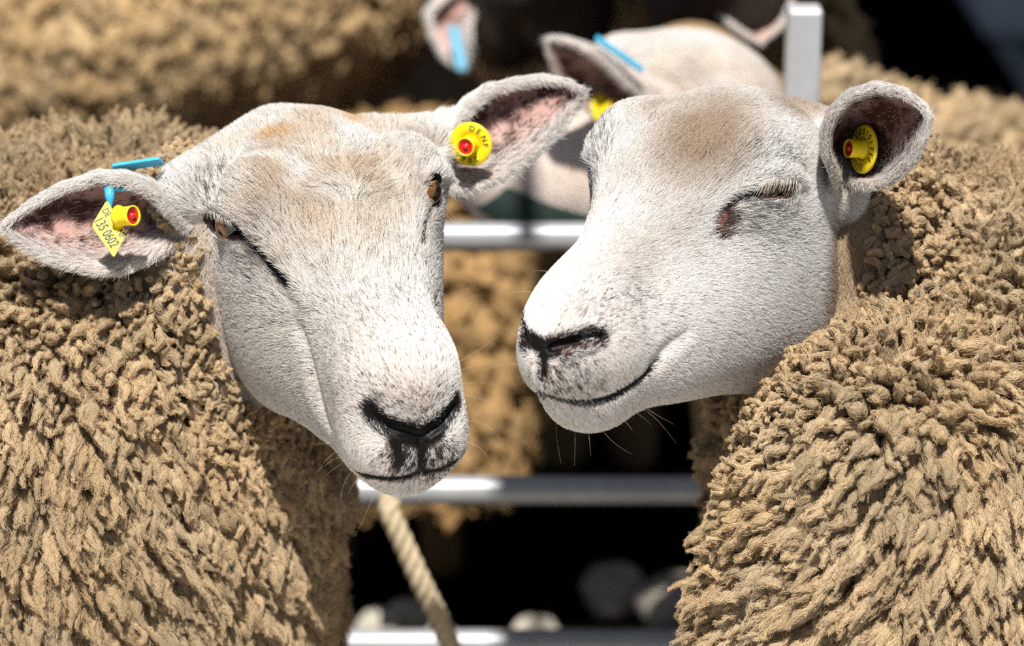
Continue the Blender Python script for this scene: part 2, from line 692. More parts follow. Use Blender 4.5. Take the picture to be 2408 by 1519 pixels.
def ear_fur(ear, n, col_fn, inner_fn, L=0.008, rad=0.00013, fdir=None):
    """hair of an ear: outside and rim thick, inside sparse.  Returns strands, radii, colours (camera space)"""
    nu, nv, nr = ear['nu'], ear['nv'], ear['nring']
    V = ear['V']
    Q = fix_winding(V, ear['Q'])
    N = vnormals(V, Q)
    j = np.tile(np.arange(nr), nu)
    i = np.repeat(np.arange(nu), nr)
    inner = (j < nv)
    v = np.where(inner, j / (nv - 1), np.where(j < nr - 1, (2 * nv - j) / (nv - 1), 0))
    v = np.clip(v, 0, 1)
    w = np.where(inner, inner_fn(i / (nu - 1), v), 1.0)
    rim = np.minimum(v, 1 - v)
    w = w * np.where(~inner & (rim < 0.12), 2.2, 1)
    # strand frame
    T = nrm(np.gradient(ear['O'], axis=0))          # towards the tip
    Tg = np.concatenate([T, T[:, -1:], T[:, ::-1], T[:, :1]], 1).reshape(-1, 3)
    Eg = np.zeros((nu, nr, 3))
    Eg[:, nv] = ear['dW'] * 1.4
    Eg[:, nr - 1] = ear['dU'] * 1.4
    for q in range(1, 6):
        f = 1.0 * (1 - q / 6)
        Eg[:, nv + q] = ear['dW'] * f
        Eg[:, nr - 1 - q] = ear['dU'] * f
        Eg[:, nv - q] = ear['dW'] * f * 1.2
        Eg[:, q - 1] = ear['dU'] * f * 1.2
    Eg = Eg.reshape(-1, 3)
    D = Tg * 0.8 + Eg
    Tq = np.concatenate([Q[:, [0, 1, 2]], Q[:, [0, 2, 3]]])
    a, b, c = V[Tq[:, 0]], V[Tq[:, 1]], V[Tq[:, 2]]
    A = np.linalg.norm(np.cross(b - a, c - a), axis=1) * w[Tq].mean(1)
    k = rng.choice(len(Tq), n, p=A / A.sum())
    r1, r2 = np.sqrt(rng.random(n)), rng.random(n)
    bw = np.stack([1 - r1, r1 * (1 - r2), r1 * r2], -1)
    mixv = lambda X: (X[Tq[k]] * (bw[..., None] if X.ndim == 2 else bw)).sum(1)
    P, Nn, DD = mixv(V), nrm(mixv(N)), mixv(D)
    ins = mixv(inner.astype(float))
    uu, vv = mixv(i / (nu - 1.0)), mixv(v)
    LL = L * (0.6 + 0.6 * rng.random(n))
    rm = np.minimum(vv, 1 - vv)
    LL = LL * np.where(ins > 0.5, 0.8 + 0.5 * (rm < 0.2), 1.0)
    C, R = strands(P, Nn, DD, LL, 0.35, npts=4, rad=rad, jit=0.28)
    return C, R, col_fn(P, uu, vv, ins)

# ------------------------------------------------------------------ the pen: ground, dark wall, unseen shade panels, hurdle
def box(lo, hi):
    lo, hi = np.array(lo, float), np.array(hi, float)
    V = np.array([[x, y, z] for x in (0, 1) for y in (0, 1) for z in (0, 1)]) * (hi - lo) + lo
    Q = np.array([[0, 1, 3, 2], [4, 6, 7, 5], [0, 4, 5, 1], [2, 3, 7, 6], [0, 2, 6, 4], [1, 5, 7, 3]])
    return V, Q


MAT_GROUND = plain_mat('shaded_litter', (0.0060, 0.0045, 0.0035), rough=0.9, var=0.5, scale=14, bump=0.6, spec=0.0)  # near-black colour stands in for the deep shade behind the rails
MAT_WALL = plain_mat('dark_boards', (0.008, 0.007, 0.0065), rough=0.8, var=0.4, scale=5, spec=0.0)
MAT_SHADE_PANEL = plain_mat('shade_cloth', (0.10, 0.12, 0.11), rough=0.9, var=0.1)
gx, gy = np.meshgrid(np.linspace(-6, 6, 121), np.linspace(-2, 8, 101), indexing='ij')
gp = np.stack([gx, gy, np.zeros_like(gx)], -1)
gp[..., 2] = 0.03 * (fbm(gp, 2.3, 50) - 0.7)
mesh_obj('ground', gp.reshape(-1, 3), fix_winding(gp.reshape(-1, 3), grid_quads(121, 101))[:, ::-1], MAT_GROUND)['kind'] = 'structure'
gnd = bpy.data.objects['ground']
MAT_BOUNCE = plain_mat('bounce_floor', (0.46, 0.43, 0.38), rough=0.9, var=0.25, scale=25, bump=0.5, spec=0.2)
V, Q = box((-6, -3.0, -0.02), (6, 2.17, 0.035))
mesh_obj('floor', V, fix_winding(V, Q), MAT_BOUNCE, smooth=False)['kind'] = 'structure'  # unseen pale slab added to bounce sunlight up onto the faces
V, Q = box((-6, 7.0, -0.05), (6, 7.2, 3.2))
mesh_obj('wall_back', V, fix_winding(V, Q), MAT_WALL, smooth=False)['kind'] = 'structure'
for lo_, hi_ in (((-0.03, 1.62, 2.5), (0.125, 2.20, 2.53)), ((0.125, 1.76, 2.5), (0.36, 2.20, 2.53)), ((-0.03, 2.20, 2.5), (3.2, 7.0, 2.53))):
    V, Q = box(lo_, hi_)
    mesh_obj('shade_panel', V, fix_winding(V, Q), MAT_SHADE_PANEL, smooth=False)['kind'] = 'structure'  # unseen panels added overhead to shade the ground and sheep behind
for lo_, hi_ in (((-0.066, 1.13, 2.44), (3.2, 1.25, 2.5)), ((-0.042, 1.25, 2.45), (-0.023, 1.62, 2.5))):
    V, Q = box(lo_, hi_)
    mesh_obj('shade_bar', V, fix_winding(V, Q), MAT_WALL, smooth=False)['kind'] = 'structure'  # unseen bars added overhead to cast the dark stretches on the rails

# galvanised hurdle behind the two sheep
MAT_POST = plain_mat('galvanised_post', (0.60, 0.61, 0.62), rough=0.45, metal=0.3, var=0.10, scale=35, bump=0.05)
MAT_ZINC_SHADED = plain_mat('galvanised_steel_shaded', (0.36, 0.365, 0.37), rough=0.42, metal=0.30, var=0.10, scale=35, bump=0.05)  # darker copy of the post's zinc, shade of the rails in its colour
HY = 2.20


def on_plane(px, py, yw=HY):
    r = ray(px, py) @ ROT.T
    return r * (yw / r[1]) + LOC


def hurdle():
    root = bpy.data.objects.new('hurdle', None)
    COL.objects.link(root)
    pz = on_plane(1889, 16)
    x0, x1 = -1.62, on_plane(1888, 120)[0]
    org = np.array([x0, HY, 0.0])
    root.location = org
    root['_org'] = [float(v) for v in org]
    tag(root, 'galvanised metal hurdle with round rails and square post behind the two sheep', 'hurdle')
    for (py, rr) in ((556, 0.0118), (1152, 0.0122), (1512, 0.0122)):
        z = on_plane(1200, py)[2]
        t = np.linspace(0, 1, 40)
        path = np.stack([x0 + (x1 - x0) * t, HY + 0 * t, z + 0 * t], -1)
        V, Q = tube(path, rr, 20)
        mesh_obj('rail', V, fix_winding(V, Q), MAT_ZINC_SHADED, parent=root)
    for z in (0.12,):
        t = np.linspace(0, 1, 40)
        V, Q = tube(np.stack([x0 + (x1 - x0) * t, HY + 0 * t, z + 0 * t], -1), 0.0122, 20)
        mesh_obj('rail', V, fix_winding(V, Q), MAT_ZINC_SHADED, parent=root)
    for x in (x0, x1):
        h = 0.0135
        V, Q = box((x - h, HY - h, 0.0), (x + h, HY + h, pz[2]))
        # hollow top: a thin walled square tube
        o = mesh_obj('post', V, fix_winding(V, Q), MAT_POST, parent=root, smooth=False)
        bv = o.modifiers.new('round_edges', 'BEVEL')
        bv.width = 0.003
        bv.segments = 3
    return root


hurdle()

# ------------------------------------------------------------------ the two sheep in front: face features, traced over each skull
DARK = (0.0045, 0.0035, 0.0032)
DKBR = (0.022, 0.011, 0.008)
HDARK = (0.013, 0.009, 0.0075)
FEAT_L = [
    # eye at the picture's left
    dict(op='add', mirror=False, path=[(488, 492), (515, 485), (545, 492), (575, 517), (602, 547)], rad=[3, 5, 5.5, 5, 3], off=-1.8, k=7),
    dict(op='add', mirror=False, path=[(600, 550), (632, 580), (665, 622), (700, 668), (730, 705)], rad=[4, 5.5, 5.5, 4.5, 3], off=-3.2, k=9),
    dict(op='sub', mirror=False, path=[(505, 524), (520, 534), (545, 541), (567, 545)], rad=[2.6, 6.4, 6.0, 2.6], off=0.8, k=1.5, pig=DARK, pr=8, bald=7.2, short=16),
    dict(op='add', mirror=False, path=[(501, 532), (512, 551), (538, 559), (563, 557), (580, 552)], rad=[1.2, 1.6, 1.8, 1.6, 1.2], off=0.4, k=2, pig=DKBR, pr=4, bald=1.5),
    dict(op='sub', mirror=False, path=[(568, 546), (581, 549), (605, 572), (627, 596), (642, 617), (660, 638), (688, 670)], rad=[2, 2.4, 2.8, 2.8, 2.2, 1.7, 0.8], off=0.6, k=3,
         pig=DARK, pr=5, hair=HDARK, hr=4.2, bald=2.9, soft=2.0, short=7),
    # eye at the picture's right, seen edge on
    dict(op='add', mirror=False, path=[(1000, 418), (1016, 406), (1036, 410), (1045, 424)], rad=[3, 4.5, 4.5, 3], off=-0.6, k=6),
    dict(op='sub', mirror=False, path=[(1018, 430), (1021, 450), (1024, 470)], rad=[3.6, 5.4, 3.4], off=0.8, k=1.5, pig=DARK, pr=7.5, bald=6.2, short=13),
    dict(op='sub', mirror=False, path=[(1020, 478), (1010, 492), (1004, 515), (998, 545), (993, 580)], rad=[1.8, 2.2, 2.2, 1.8, 1.0], off=0.6, k=3, pig=DKBR, pr=4, hair=HDARK, hr=2.6, bald=1.4, soft=3, short=6),
    dict(op='pig', mirror=False, path=[(950, 1082), (1000, 1088), (1045, 1074)], rad=1, pig=(0.10, 0.08, 0.07), pr=9, soft=5),
    dict(op='sub', mirror=False, path=[(875, 964), (888, 988), (928, 1006), (963, 1016), (985, 1023)], rad=[2.6, 4.6, 4.8, 3.6, 2.5], off=-0.8, k=2.5, pig=DARK, pr=8, hair=HDARK, hr=6.5, bald=4.0, soft=4),
    dict(op='sub', mirror=False, path=[(1072, 948), (1064, 962), (1046, 985), (1016, 1011), (999, 1024)], rad=[2.0, 3.4, 4.6, 3.6, 2.5], off=-0.8, k=2.5, pig=DARK, pr=8, hair=HDARK, hr=6, bald=4.0, soft=4),
    dict(op='sub', mirror=False, path=[(993, 1018), (993, 1045), (992, 1075), (991, 1108)], rad=[2, 1.6, 1.2, 1.0], off=0.2, k=3, pig=DARK, pr=4, hair=HDARK, hr=3, bald=1.7),
    dict(op='pig', mirror=False, path=[(945, 1026), (968, 1033), (1000, 1035), (1026, 1022)], rad=1, pig=DARK, pr=6, bald=3.0, hair=HDARK, hr=5.2, soft=4, short=11),
    dict(op='pig', mirror=False, path=[(928, 1040), (936, 1060), (940, 1083)], rad=1, pig=DARK, pr=5, bald=2.2, hair=HDARK, hr=4.2, soft=4, short=8),
    dict(op='sub', mirror=False, path=[(832, 1102), (865, 1117), (900, 1124), (930, 1126), (963, 1121), (992, 1109), (1023, 1109), (1048, 1100), (1070, 1086)],
         rad=[1.0, 1.6, 2.4, 2.8, 2.8, 2.4, 2.6, 2.4, 1.4], off=0.4, k=2.5, pig=DARK, pr=4, hair=HDARK, hr=3.2, bald=2.9, short=7),
    dict(op='sub', path=[(712, 780), (735, 871), (746, 911), (756, 944), (770, 985)], rad=[2, 4, 4.5, 4, 2], off=2.6, k=9),
    # roots of the ears
    dict(op='add', mirror=False, path=[(640, 335, 1.84), (540, 390, 1.825), (450, 455, 1.81)], rad=[18, 19, 21], k=16),
    dict(op='add', mirror=False, path=[(880, 335, 1.86), (945, 335, 1.86), (1000, 335, 1.862)], rad=[16, 15, 15], k=14),
]
FEAT_R = [
    dict(op='add', path=[(1748, 440), (1777, 419), (1813, 406), (1846, 411), (1880, 424)], rad=[3, 4.5, 5, 4.5, 3], off=-1.2, k=6),
    dict(op='sub', path=[(1780, 446), (1805, 448), (1835, 449), (1858, 446)], rad=[2.0, 4.4, 4.4, 2.0], off=0.8, k=1.5, pig=DARK, pr=7, bald=5.0, short=12),
    dict(op='add', path=[(1768, 457), (1805, 466), (1840, 466), (1870, 441)], rad=[1.4, 1.8, 1.8, 1.3], off=0.3, k=2, pig=(0.09, 0.045, 0.035), pr=4, bald=1.6),
    dict(op='sub', path=[(1778, 447), (1750, 453), (1727, 468), (1703, 488), (1691, 506), (1684, 524)], rad=[1.4, 1.6, 2.0, 2.4, 2.6, 1.8], off=0.3, k=3,
         pig=DARK, pr=4.2, hair=HDARK, hr=3.4, bald=2.4, short=6),
    dict(op='pig', path=[(1697, 508), (1690, 525), (1684, 545)], rad=1, pig=(0.13, 0.05, 0.04), pr=5, bald=2.6, hair=(0.08, 0.04, 0.03), hr=6, soft=4),
    dict(op='sub', path=[(1298, 817), (1332, 807), (1363, 802), (1388, 790), (1407, 792)], rad=[2.4, 3.4, 4.2, 6.2, 4.2], off=-1.6, k=2.5, pig=(0.012, 0.006, 0.005), pr=8, hair=(0.03, 0.016, 0.012), hr=6, bald=4.2, soft=4),
    dict(op='add', mirror=False, path=[(1330, 830), (1362, 823), (1393, 813)], rad=[2.2, 2.6, 2.2], off=-0.6, k=3, pig=(0.09, 0.032, 0.02), pr=3.4, bald=2.4),
    dict(op='pig', mirror=False, path=[(1250, 798), (1266, 812), (1292, 815)], rad=1, pig=DARK, pr=5.5, bald=3.4, hair=HDARK, hr=4.8, soft=3, short=8),
    dict(op='pig', mirror=False, path=[(1230, 770), (1250, 797)], rad=1, pig=DARK, pr=2.5, bald=1.6, hair=HDARK, hr=2.4, soft=2, short=5),
    dict(op='pig', mirror=False, path=[(1274, 822), (1276, 848), (1276, 876)], rad=1, pig=DARK, pr=4.4, bald=2.6, hair=HDARK, hr=3.4, soft=2.5, short=7),
    dict(op='sub', mirror=False, path=[(1266, 830), (1271, 860), (1274, 905)], rad=[1.4, 1.8, 1.4], off=0.2, k=3, pig=DARK, pr=3, bald=1.6),
    dict(op='sub', path=[(1276, 924), (1305, 937), (1337, 945), (1371, 946), (1411, 942), (1450, 926), (1484, 905), (1516, 879), (1545, 850)],
         rad=[2.0, 2.4, 2.6, 2.6, 2.4, 2.2, 1.9, 1.5, 0.9], off=0.4, k=2.5, pig=DARK, pr=4, hair=HDARK, hr=2.8, bald=2.5, short=6),
    dict(op='sub', path=[(1540, 850), (1570, 815), (1610, 785)], rad=[2.5, 3, 1.5], off=2.2, k=8),
    dict(op='pig', mirror=False, path=[(1776, 425), (1795, 415), (1815, 410), (1845, 414), (1874, 430)], rad=1, hair=(0.05, 0.022, 0.018), hr=1.5, soft=1.5),
    dict(op='add', mirror=False, path=[(1780, 285, 1.84), (1860, 280, 1.84), (1945, 310, 1.83)], rad=[14, 12, 12], k=14),
    dict(op='add', mirror=False, path=[(1900, 400, 1.83), (1965, 455, 1.80)], rad=[22, 15], k=14),
    dict(op='add', mirror=False, path=[(1990, 460, 1.805), (1985, 600, 1.84)], rad=[10, 13], k=10),
]
headL = Head('L', FEAT_L)
headR = Head('R', FEAT_R)


# ------------------------------------------------------------------ fleece: soft locks, each a lumpy core wrapped in frizzy fibres
def lock_lines(P, D, L, W, npts, wave, freq, curl, r):
    n = len(P)
    t = np.linspace(0, 1, npts)
    d0, d1 = D[:, 0], D[:, 1]
    Cn = np.empty((n, npts, 3))
    Cn[:, 0] = P
    for j in range(1, npts):
        w = (t[j] - 0.5 / (npts - 1)) ** 0.8
        d = nrm(d0 * (1 - w) + d1 * w)
        Cn[:, j] = Cn[:, j - 1] + d * (L / (npts - 1))[:, None]
    dm = nrm(d0 + d1)
    s1 = nrm(np.cross(dm, r.normal(size=(n, 3))))
    s2 = np.cross(dm, s1)
    ph = r.random(n) * 6.283
    ph2 = r.random(n) * 6.283
    fr = freq * (0.7 + 0.6 * r.random(n))
    wv = np.broadcast_to(wave, (n,)) * (0.5 + r.random(n))
    cu = np.broadcast_to(curl, (n,)) * (0.6 + 0.8 * r.random(n))
    for j in range(npts):
        a = 6.283 * fr * t[j] + ph
        amp = wv * (0.25 + 0.75 * t[j])
        Cn[:, j] += s1 * (amp * np.sin(a))[:, None] + s2 * (amp * 0.7 * np.sin(a * 0.83 + ph2))[:, None]
        q = np.clip((t[j] - 0.4) / 0.6, 0, 1)
        ca = 4.2 * q + ph2
        Cn[:, j] += (s1 * np.cos(ca)[:, None] + s2 * np.sin(ca)[:, None] - s1 * np.cos(ph2)[:, None] - s2 * np.sin(ph2)[:, None]) * (cu * q)[:, None]
    return Cn, s1, s2, t


def make_fleece(P, D, L, W, nh, npts=12, sides=8, wave=0.0013, freq=2.6, curl=0.0, rad=0.00009, taper=0.78, seed=0, flen=0.018, lump=0.34, fib=None):
    r = np.random.default_rng(seed)
    n = len(P)
    Cn, s1, s2, t = lock_lines(P, D, L, W, npts, wave, freq, curl, r)
    # cores
    prof = (0.80 + 0.30 * np.sin(np.pi * np.clip(t * 1.15, 0, 1))) * (1 - (1 - taper) * t ** 1.6)
    e = np.clip((t - 0.70) / 0.30, 0, 1)
    prof = prof * np.sqrt(np.maximum(1 - e ** 2.2, 0.0)) + 1e-4
    Tn = nrm(np.gradient(Cn, axis=1))
    A = nrm(s1[:, None] - Tn * (Tn * s1[:, None]).sum(-1, keepdims=True))
    B = np.cross(Tn, A)
    th = np.linspace(0, 2 * np.pi, sides, endpoint=False)
    fl = 0.72 + 0.28 * r.random(n)            # locks are a little flat
    dirv = np.cos(th)[None, None, :, None] * A[:, :, None] + (np.sin(th)[None, None, :, None] * fl[:, None, None, None]) * B[:, :, None]
    cr = 1 + 0.16 * np.sin(6.283 * 4.2 * t[None, :] * (0.7 + 0.6 * r.random((n, 1))) + 6.283 * r.random((n, 1)))
    rr = W[:, None] * prof[None, :] * cr
    V0 = Cn[:, :, None] + dirv * rr[:, :, None, None]
    nz = 0.8 * noise(V0, 300, seed + 1) + 0.9 * noise(V0, 700, seed + 2) - 0.85
    V = Cn[:, :, None] + dirv * (rr[:, :, None] * (0.86 + lump * 1.6 * nz))[..., None]
    q1 = grid_quads(npts, sides, closed_v=True)
    Q = (q1[None] + (np.arange(n) * npts * sides)[:, None, None]).reshape(-1, 4)
    # fibres: short crimped hairs lying on the cores
    sel = np.arange(n) if fib is None else np.flatnonzero(fib)
    k = 4
    li = np.repeat(sel, nh)
    m = len(li)
    t0 = r.random(m) ** 0.8 * 0.95
    a0 = r.random(m) * 6.283
    turn = r.normal(size=m) * 1.6
    out0 = 0.80 + 0.20 * r.random(m)
    out1 = 1.0 + 0.42 * r.random(m) ** 2
    ln = flen * (0.5 + 0.9 * r.random(m))
    S = np.empty((m, k, 3))
    ph = r.random(m) * 6.283
    fq = 5 + 8 * r.random(m)
    for j in range(k):
        s = j / (k - 1)
        tt = np.minimum(t0 + s * ln / L[li], 1.03 + 0.12 * r.random(m) ** 2)
        over = np.maximum(tt - 1, 0)
        x = np.clip(tt, 0, 1) * (npts - 1)
        i0 = np.minimum(x.astype(int), npts - 2)
        f = (x - i0)[:, None]
        c = Cn[li, i0] * (1 - f) + Cn[li, i0 + 1] * f
        a_ = A[li, i0]
        b_ = B[li, i0]
        rv = rr[li, i0] * (1 - f[:, 0]) + rr[li, i0 + 1] * f[:, 0]
        rv = np.maximum(rv, W[li] * 0.16)
        ang = a0 + turn * s
        ro = rv * (out0 + (out1 - out0) * s)
        S[:, j] = c + a_ * (np.cos(ang) * ro)[:, None] + b_ * (np.sin(ang) * ro * fl[li])[:, None] + Tn[li, i0] * (over * L[li] * 0.6)[:, None]
        w = 0.0009 * (0.5 + s)
        S[:, j] += a_ * (w * np.sin(fq * s + ph))[:, None] + b_ * (w * np.cos(fq * 1.2 * s + ph * 1.7))[:, None]
    R = rad * (0.7 + 0.6 * r.random((m, 1))) * np.array([0.9, 1.1, 1.0, 0.6])[None, :]
    return V.reshape(-1, 3), Q, npts * sides, S, R, li


def group_tips(P, D, L, spacing, amount, seed=0):
    """lean neighbouring locks together into staples"""
    r = np.random.default_rng(seed)
    n = len(P)
    c = P[r.choice(n, max(2, int(n * spacing)), replace=False)]
    best = np.zeros(n, int)
    bd = np.full(n, 1e9)
    for i in range(0, len(c), 200):
        d = ((P[:, None] - c[None, i:i + 200]) ** 2).sum(-1)
        k = d.argmin(1)
        dd = d[np.arange(n), k]
        m = dd < bd
        bd[m] = dd[m]
        best[m] = k[m] + i
    tip = P + nrm(D[:, 0] + D[:, 1]) * L[:, None]
    acc = np.zeros((len(c), 3))
    cnt = np.zeros(len(c))
    np.add.at(acc, best, tip)
    np.add.at(cnt, best, 1)
    ct = acc / np.maximum(cnt, 1)[:, None]
    new = tip + (ct[best] - tip) * amount
    D = D.copy()
    D[:, 1] = nrm(D[:, 1] + 2.0 * amount * nrm(new - P))
    return D, best


def poisson(P, N, dist):
    """thin points so no two are nearer than dist (grid based)"""
    g = np.floor(P / dist).astype(np.int64)
    key = (g[:, 0] * 73856093) ^ (g[:, 1] * 19349663) ^ (g[:, 2] * 83492791)
    _, i = np.unique(key, return_index=True)
    return np.sort(i)


def torso_sdf(prims, k=0.05):
    def fn(p):
        d = None
        for a, b, ra, rb in prims:
            e = d_cone(p, a, b, ra, rb)
            d = e if d is None else smin(d, e, k)
        return d
    return fn


# eyeball: amber iris, long dark pupil
def eye_mat():
    m, nt, out = new_mat('eyeball')
    a = nt.nodes.new('ShaderNodeAttribute')
    a.attribute_name = 'pigment'
    b = nt.nodes.new('ShaderNodeBsdfPrincipled')
    b.inputs['Roughness'].default_value = 0.12
    b.inputs['Specular IOR Level'].default_value = 0.5
    b.inputs['Coat Weight'].default_value = 0.6
    b.inputs['Coat Roughness'].default_value = 0.03
    nt.links.new(a.outputs['Color'], b.inputs['Base Color'])
    nt.links.new(b.outputs[0], out.inputs[0])
    return m


MAT_EYE = eye_mat()


def eyeball(head, px, py, parent, sink=0.0105, r=0.0125, side=1, tilt=0.0):
    p = head.hit(np.array([px], float), np.array([py], float))[0]
    n = grad(head.base, p[None])[0]
    p = p * np.array([1, 1, side])
    n = n * np.array([1, 1, side])
    c = p - n * sink
    nu, nv = 64, 48
    th = np.linspace(0.001, np.pi, nu)
    ph = np.linspace(0, 2 * np.pi, nv, endpoint=False)
    x = np.stack([np.sin(th)[:, None] * np.cos(ph), np.sin(th)[:, None] * np.sin(ph), np.cos(th)[:, None] * np.ones(nv)], -1)
    # frame: z out, x along the slit (nose direction)
    f = nrm(np.array([1, -0.35 + tilt, 0.0]))
    f = nrm(f - n * (f @ n))
    g = np.cross(n, f)
    ang = th[:, None] * np.ones(nv)
    bul = np.where(ang < 0.75, 1 + 0.06 * np.cos(ang / 0.75 * np.pi / 2), 1)
    V = (x * bul[..., None] * r) @ np.stack([f, g, n])
    col = np.empty(x.shape)
    col[:] = (0.02, 0.012, 0.008)
    iris = ang < 0.78
    k = noise(np.stack([ph[None, :] * 9 + 0 * ang, ang * 8, 0 * ang], -1), 1.0, 5)[..., None]
    ir = np.array([0.17, 0.066, 0.011]) * (0.55 + 0.8 * k)
    col = np.where(iris[..., None], ir, col)
    pu = (np.abs(x[..., 1]) < 0.20) & (np.abs(x[..., 0]) < 0.48)
    col = np.where((pu & iris)[..., None], (0.004, 0.003, 0.003), col)
    col = np.where(((ang > 0.70) & iris)[..., None], col * 0.35, col)
    Vl = V.reshape(-1, 3) + c
    Vw = c2w(head.to_cam(Vl))
    Q = fix_winding(Vw, grid_quads(nu, nv, closed_v=True))
    return mesh_obj('eye', Vw, Q, MAT_EYE, parent=parent, cols=col.reshape(-1, 3))


def lashes(head, path, dirs, n, L, parent, col=(0.75, 0.70, 0.62), lift=0.6, rad=0.00016, mirror=False, off=0.001, jit=0.15):
    path = np.array(path, float)
    P = head.hit(path[:, 0], path[:, 1], head.base)
    N = grad(head.base, P)
    s = np.linspace(0, len(P) - 1, n) + rng.normal(size=n) * 0.05
    s = np.clip(s, 0, len(P) - 1)
    ip = lambda X: np.stack([np.interp(s, np.arange(len(P)), X[:, k]) for k in range(3)], -1)
    Pp, Nn = ip(P), nrm(ip(N))
    Dd = np.array(dirs, float)
    Dd = np.stack([np.interp(s, np.linspace(0, len(P) - 1, len(Dd)), Dd[:, k]) for k in range(3)], -1) @ head.M
    if mirror:
        f = np.array([1, 1, -1.0])
        Pp, Nn, Dd = Pp * f, Nn * f, Dd * f
    Pp = Pp + Nn * off
    out = []
    C, R = strands(Pp, Nn, Dd, L * (0.7 + 0.5 * rng.random(n)), lift, npts=6, bend=1.1, rad=rad, jit=jit, tip=0.2)
    return curves_obj('eyelashes', c2w(head.to_cam(C)), R, np.array(col) * (0.8 + 0.4 * rng.random((n, 1))), MAT_HAIR, parent, 6)

# ------------------------------------------------------------------ ears of the two front sheep
EAR_LR = ear_surface(   # left sheep, ear at the picture's left
    edge([(520, 500, 1.835), (470, 528, 1.815), (435, 540, 1.80), (395, 500, 1.79), (350, 458, 1.784), (300, 434, 1.782), (240, 424, 1.784), (160, 446, 1.784), (90, 480, 1.78), (35, 514, 1.773), (14, 532, 1.77)]),
    edge([(520, 515, 1.835), (470, 545, 1.82), (435, 556, 1.81), (390, 578, 1.80), (340, 606, 1.79), (285, 628, 1.782), (230, 630, 1.778), (160, 616, 1.774), (90, 590, 1.772), (35, 556, 1.77), (12, 536, 1.77)]),
    [(0, 0, 0.030, -0.030), (0.12, 0, 0.036, -0.032), (0.25, -0.002, 0.030, -0.036), (0.40, -0.002, 0.0155, -0.030), (0.6, 0, 0.008, -0.026), (0.8, 0, 0.004, -0.015), (1, 0, 0.001, -0.003)])
EAR_LL = ear_surface(   # left sheep, ear at the picture's right
    edge([(930, 380, 1.84), (985, 392, 1.845), (1030, 395, 1.845), (1046, 366, 1.852), (1068, 316, 1.862), (1098, 268, 1.870), (1142, 226, 1.878), (1205, 206, 1.884), (1265, 196, 1.888), (1325, 199, 1.882), (1366, 214, 1.87)]),
    edge([(930, 395, 1.85), (985, 412, 1.855), (1030, 425, 1.86), (1075, 436, 1.865), (1120, 432, 1.862), (1170, 414, 1.862), (1220, 382, 1.862), (1270, 338, 1.864), (1312, 295, 1.867), (1346, 254, 1.874), (1368, 222, 1.87)]),
    [(0, 0, 0.026, -0.028), (0.12, 0.0, 0.034, -0.03), (0.25, -0.004, 0.034, -0.032), (0.40, -0.004, 0.018, -0.030), (0.6, -0.002, 0.008, -0.024), (0.8, 0, 0.004, -0.013), (1, 0, 0.001, -0.003)])
EAR_RL = ear_surface(   # right sheep, the ear turned to the camera
    edge([(1975, 520, 1.80), (1975, 455, 1.785), (1972, 410, 1.765), (1952, 365, 1.75), (1948, 320, 1.745), (1962, 275, 1.738), (1995, 236, 1.735), (2050, 214, 1.729), (2110, 221, 1.722), (2155, 245, 1.718), (2178, 270, 1.71)]),
    edge([(2005, 520, 1.81), (2000, 462, 1.795), (2005, 425, 1.775), (2035, 430, 1.752), (2075, 424, 1.738), (2108, 404, 1.728), (2135, 376, 1.720), (2155, 345, 1.714), (2170, 314, 1.711), (2178, 290, 1.709), (2179, 274, 1.709)]),
    [(0, 0.004, 0.004, -0.02), (0.12, 0.004, 0.010, -0.034), (0.25, 0.006, 0.012, -0.058), (0.40, 0.008, 0.006, -0.064), (0.6, 0.006, 0.003, -0.052), (0.8, 0.003, 0.002, -0.026), (1, 0, 0, -0.004)])

WHITE = np.array([0.90, 0.88, 0.85])
SKIN0 = np.array([0.74, 0.60, 0.52])
PINK = np.array([0.52, 0.32, 0.28])
DIRT_SHADE = np.array([0.07, 0.026, 0.018])  # brown of real dirt and of the shade painted inside the ears


def px_blob(cam_p, cx, cy, rx, ry, rot=0.0):
    """soft patch around a place on the face (given where the photo shows it)"""
    q = proj(cam_p)
    dx, dy = q[:, 0] - cx, q[:, 1] - cy
    c, s = math.cos(rot), math.sin(rot)
    a, b = (dx * c + dy * s) / rx, (-dx * s + dy * c) / ry
    return np.clip(1.5 - np.sqrt(a * a + b * b), 0, 1)


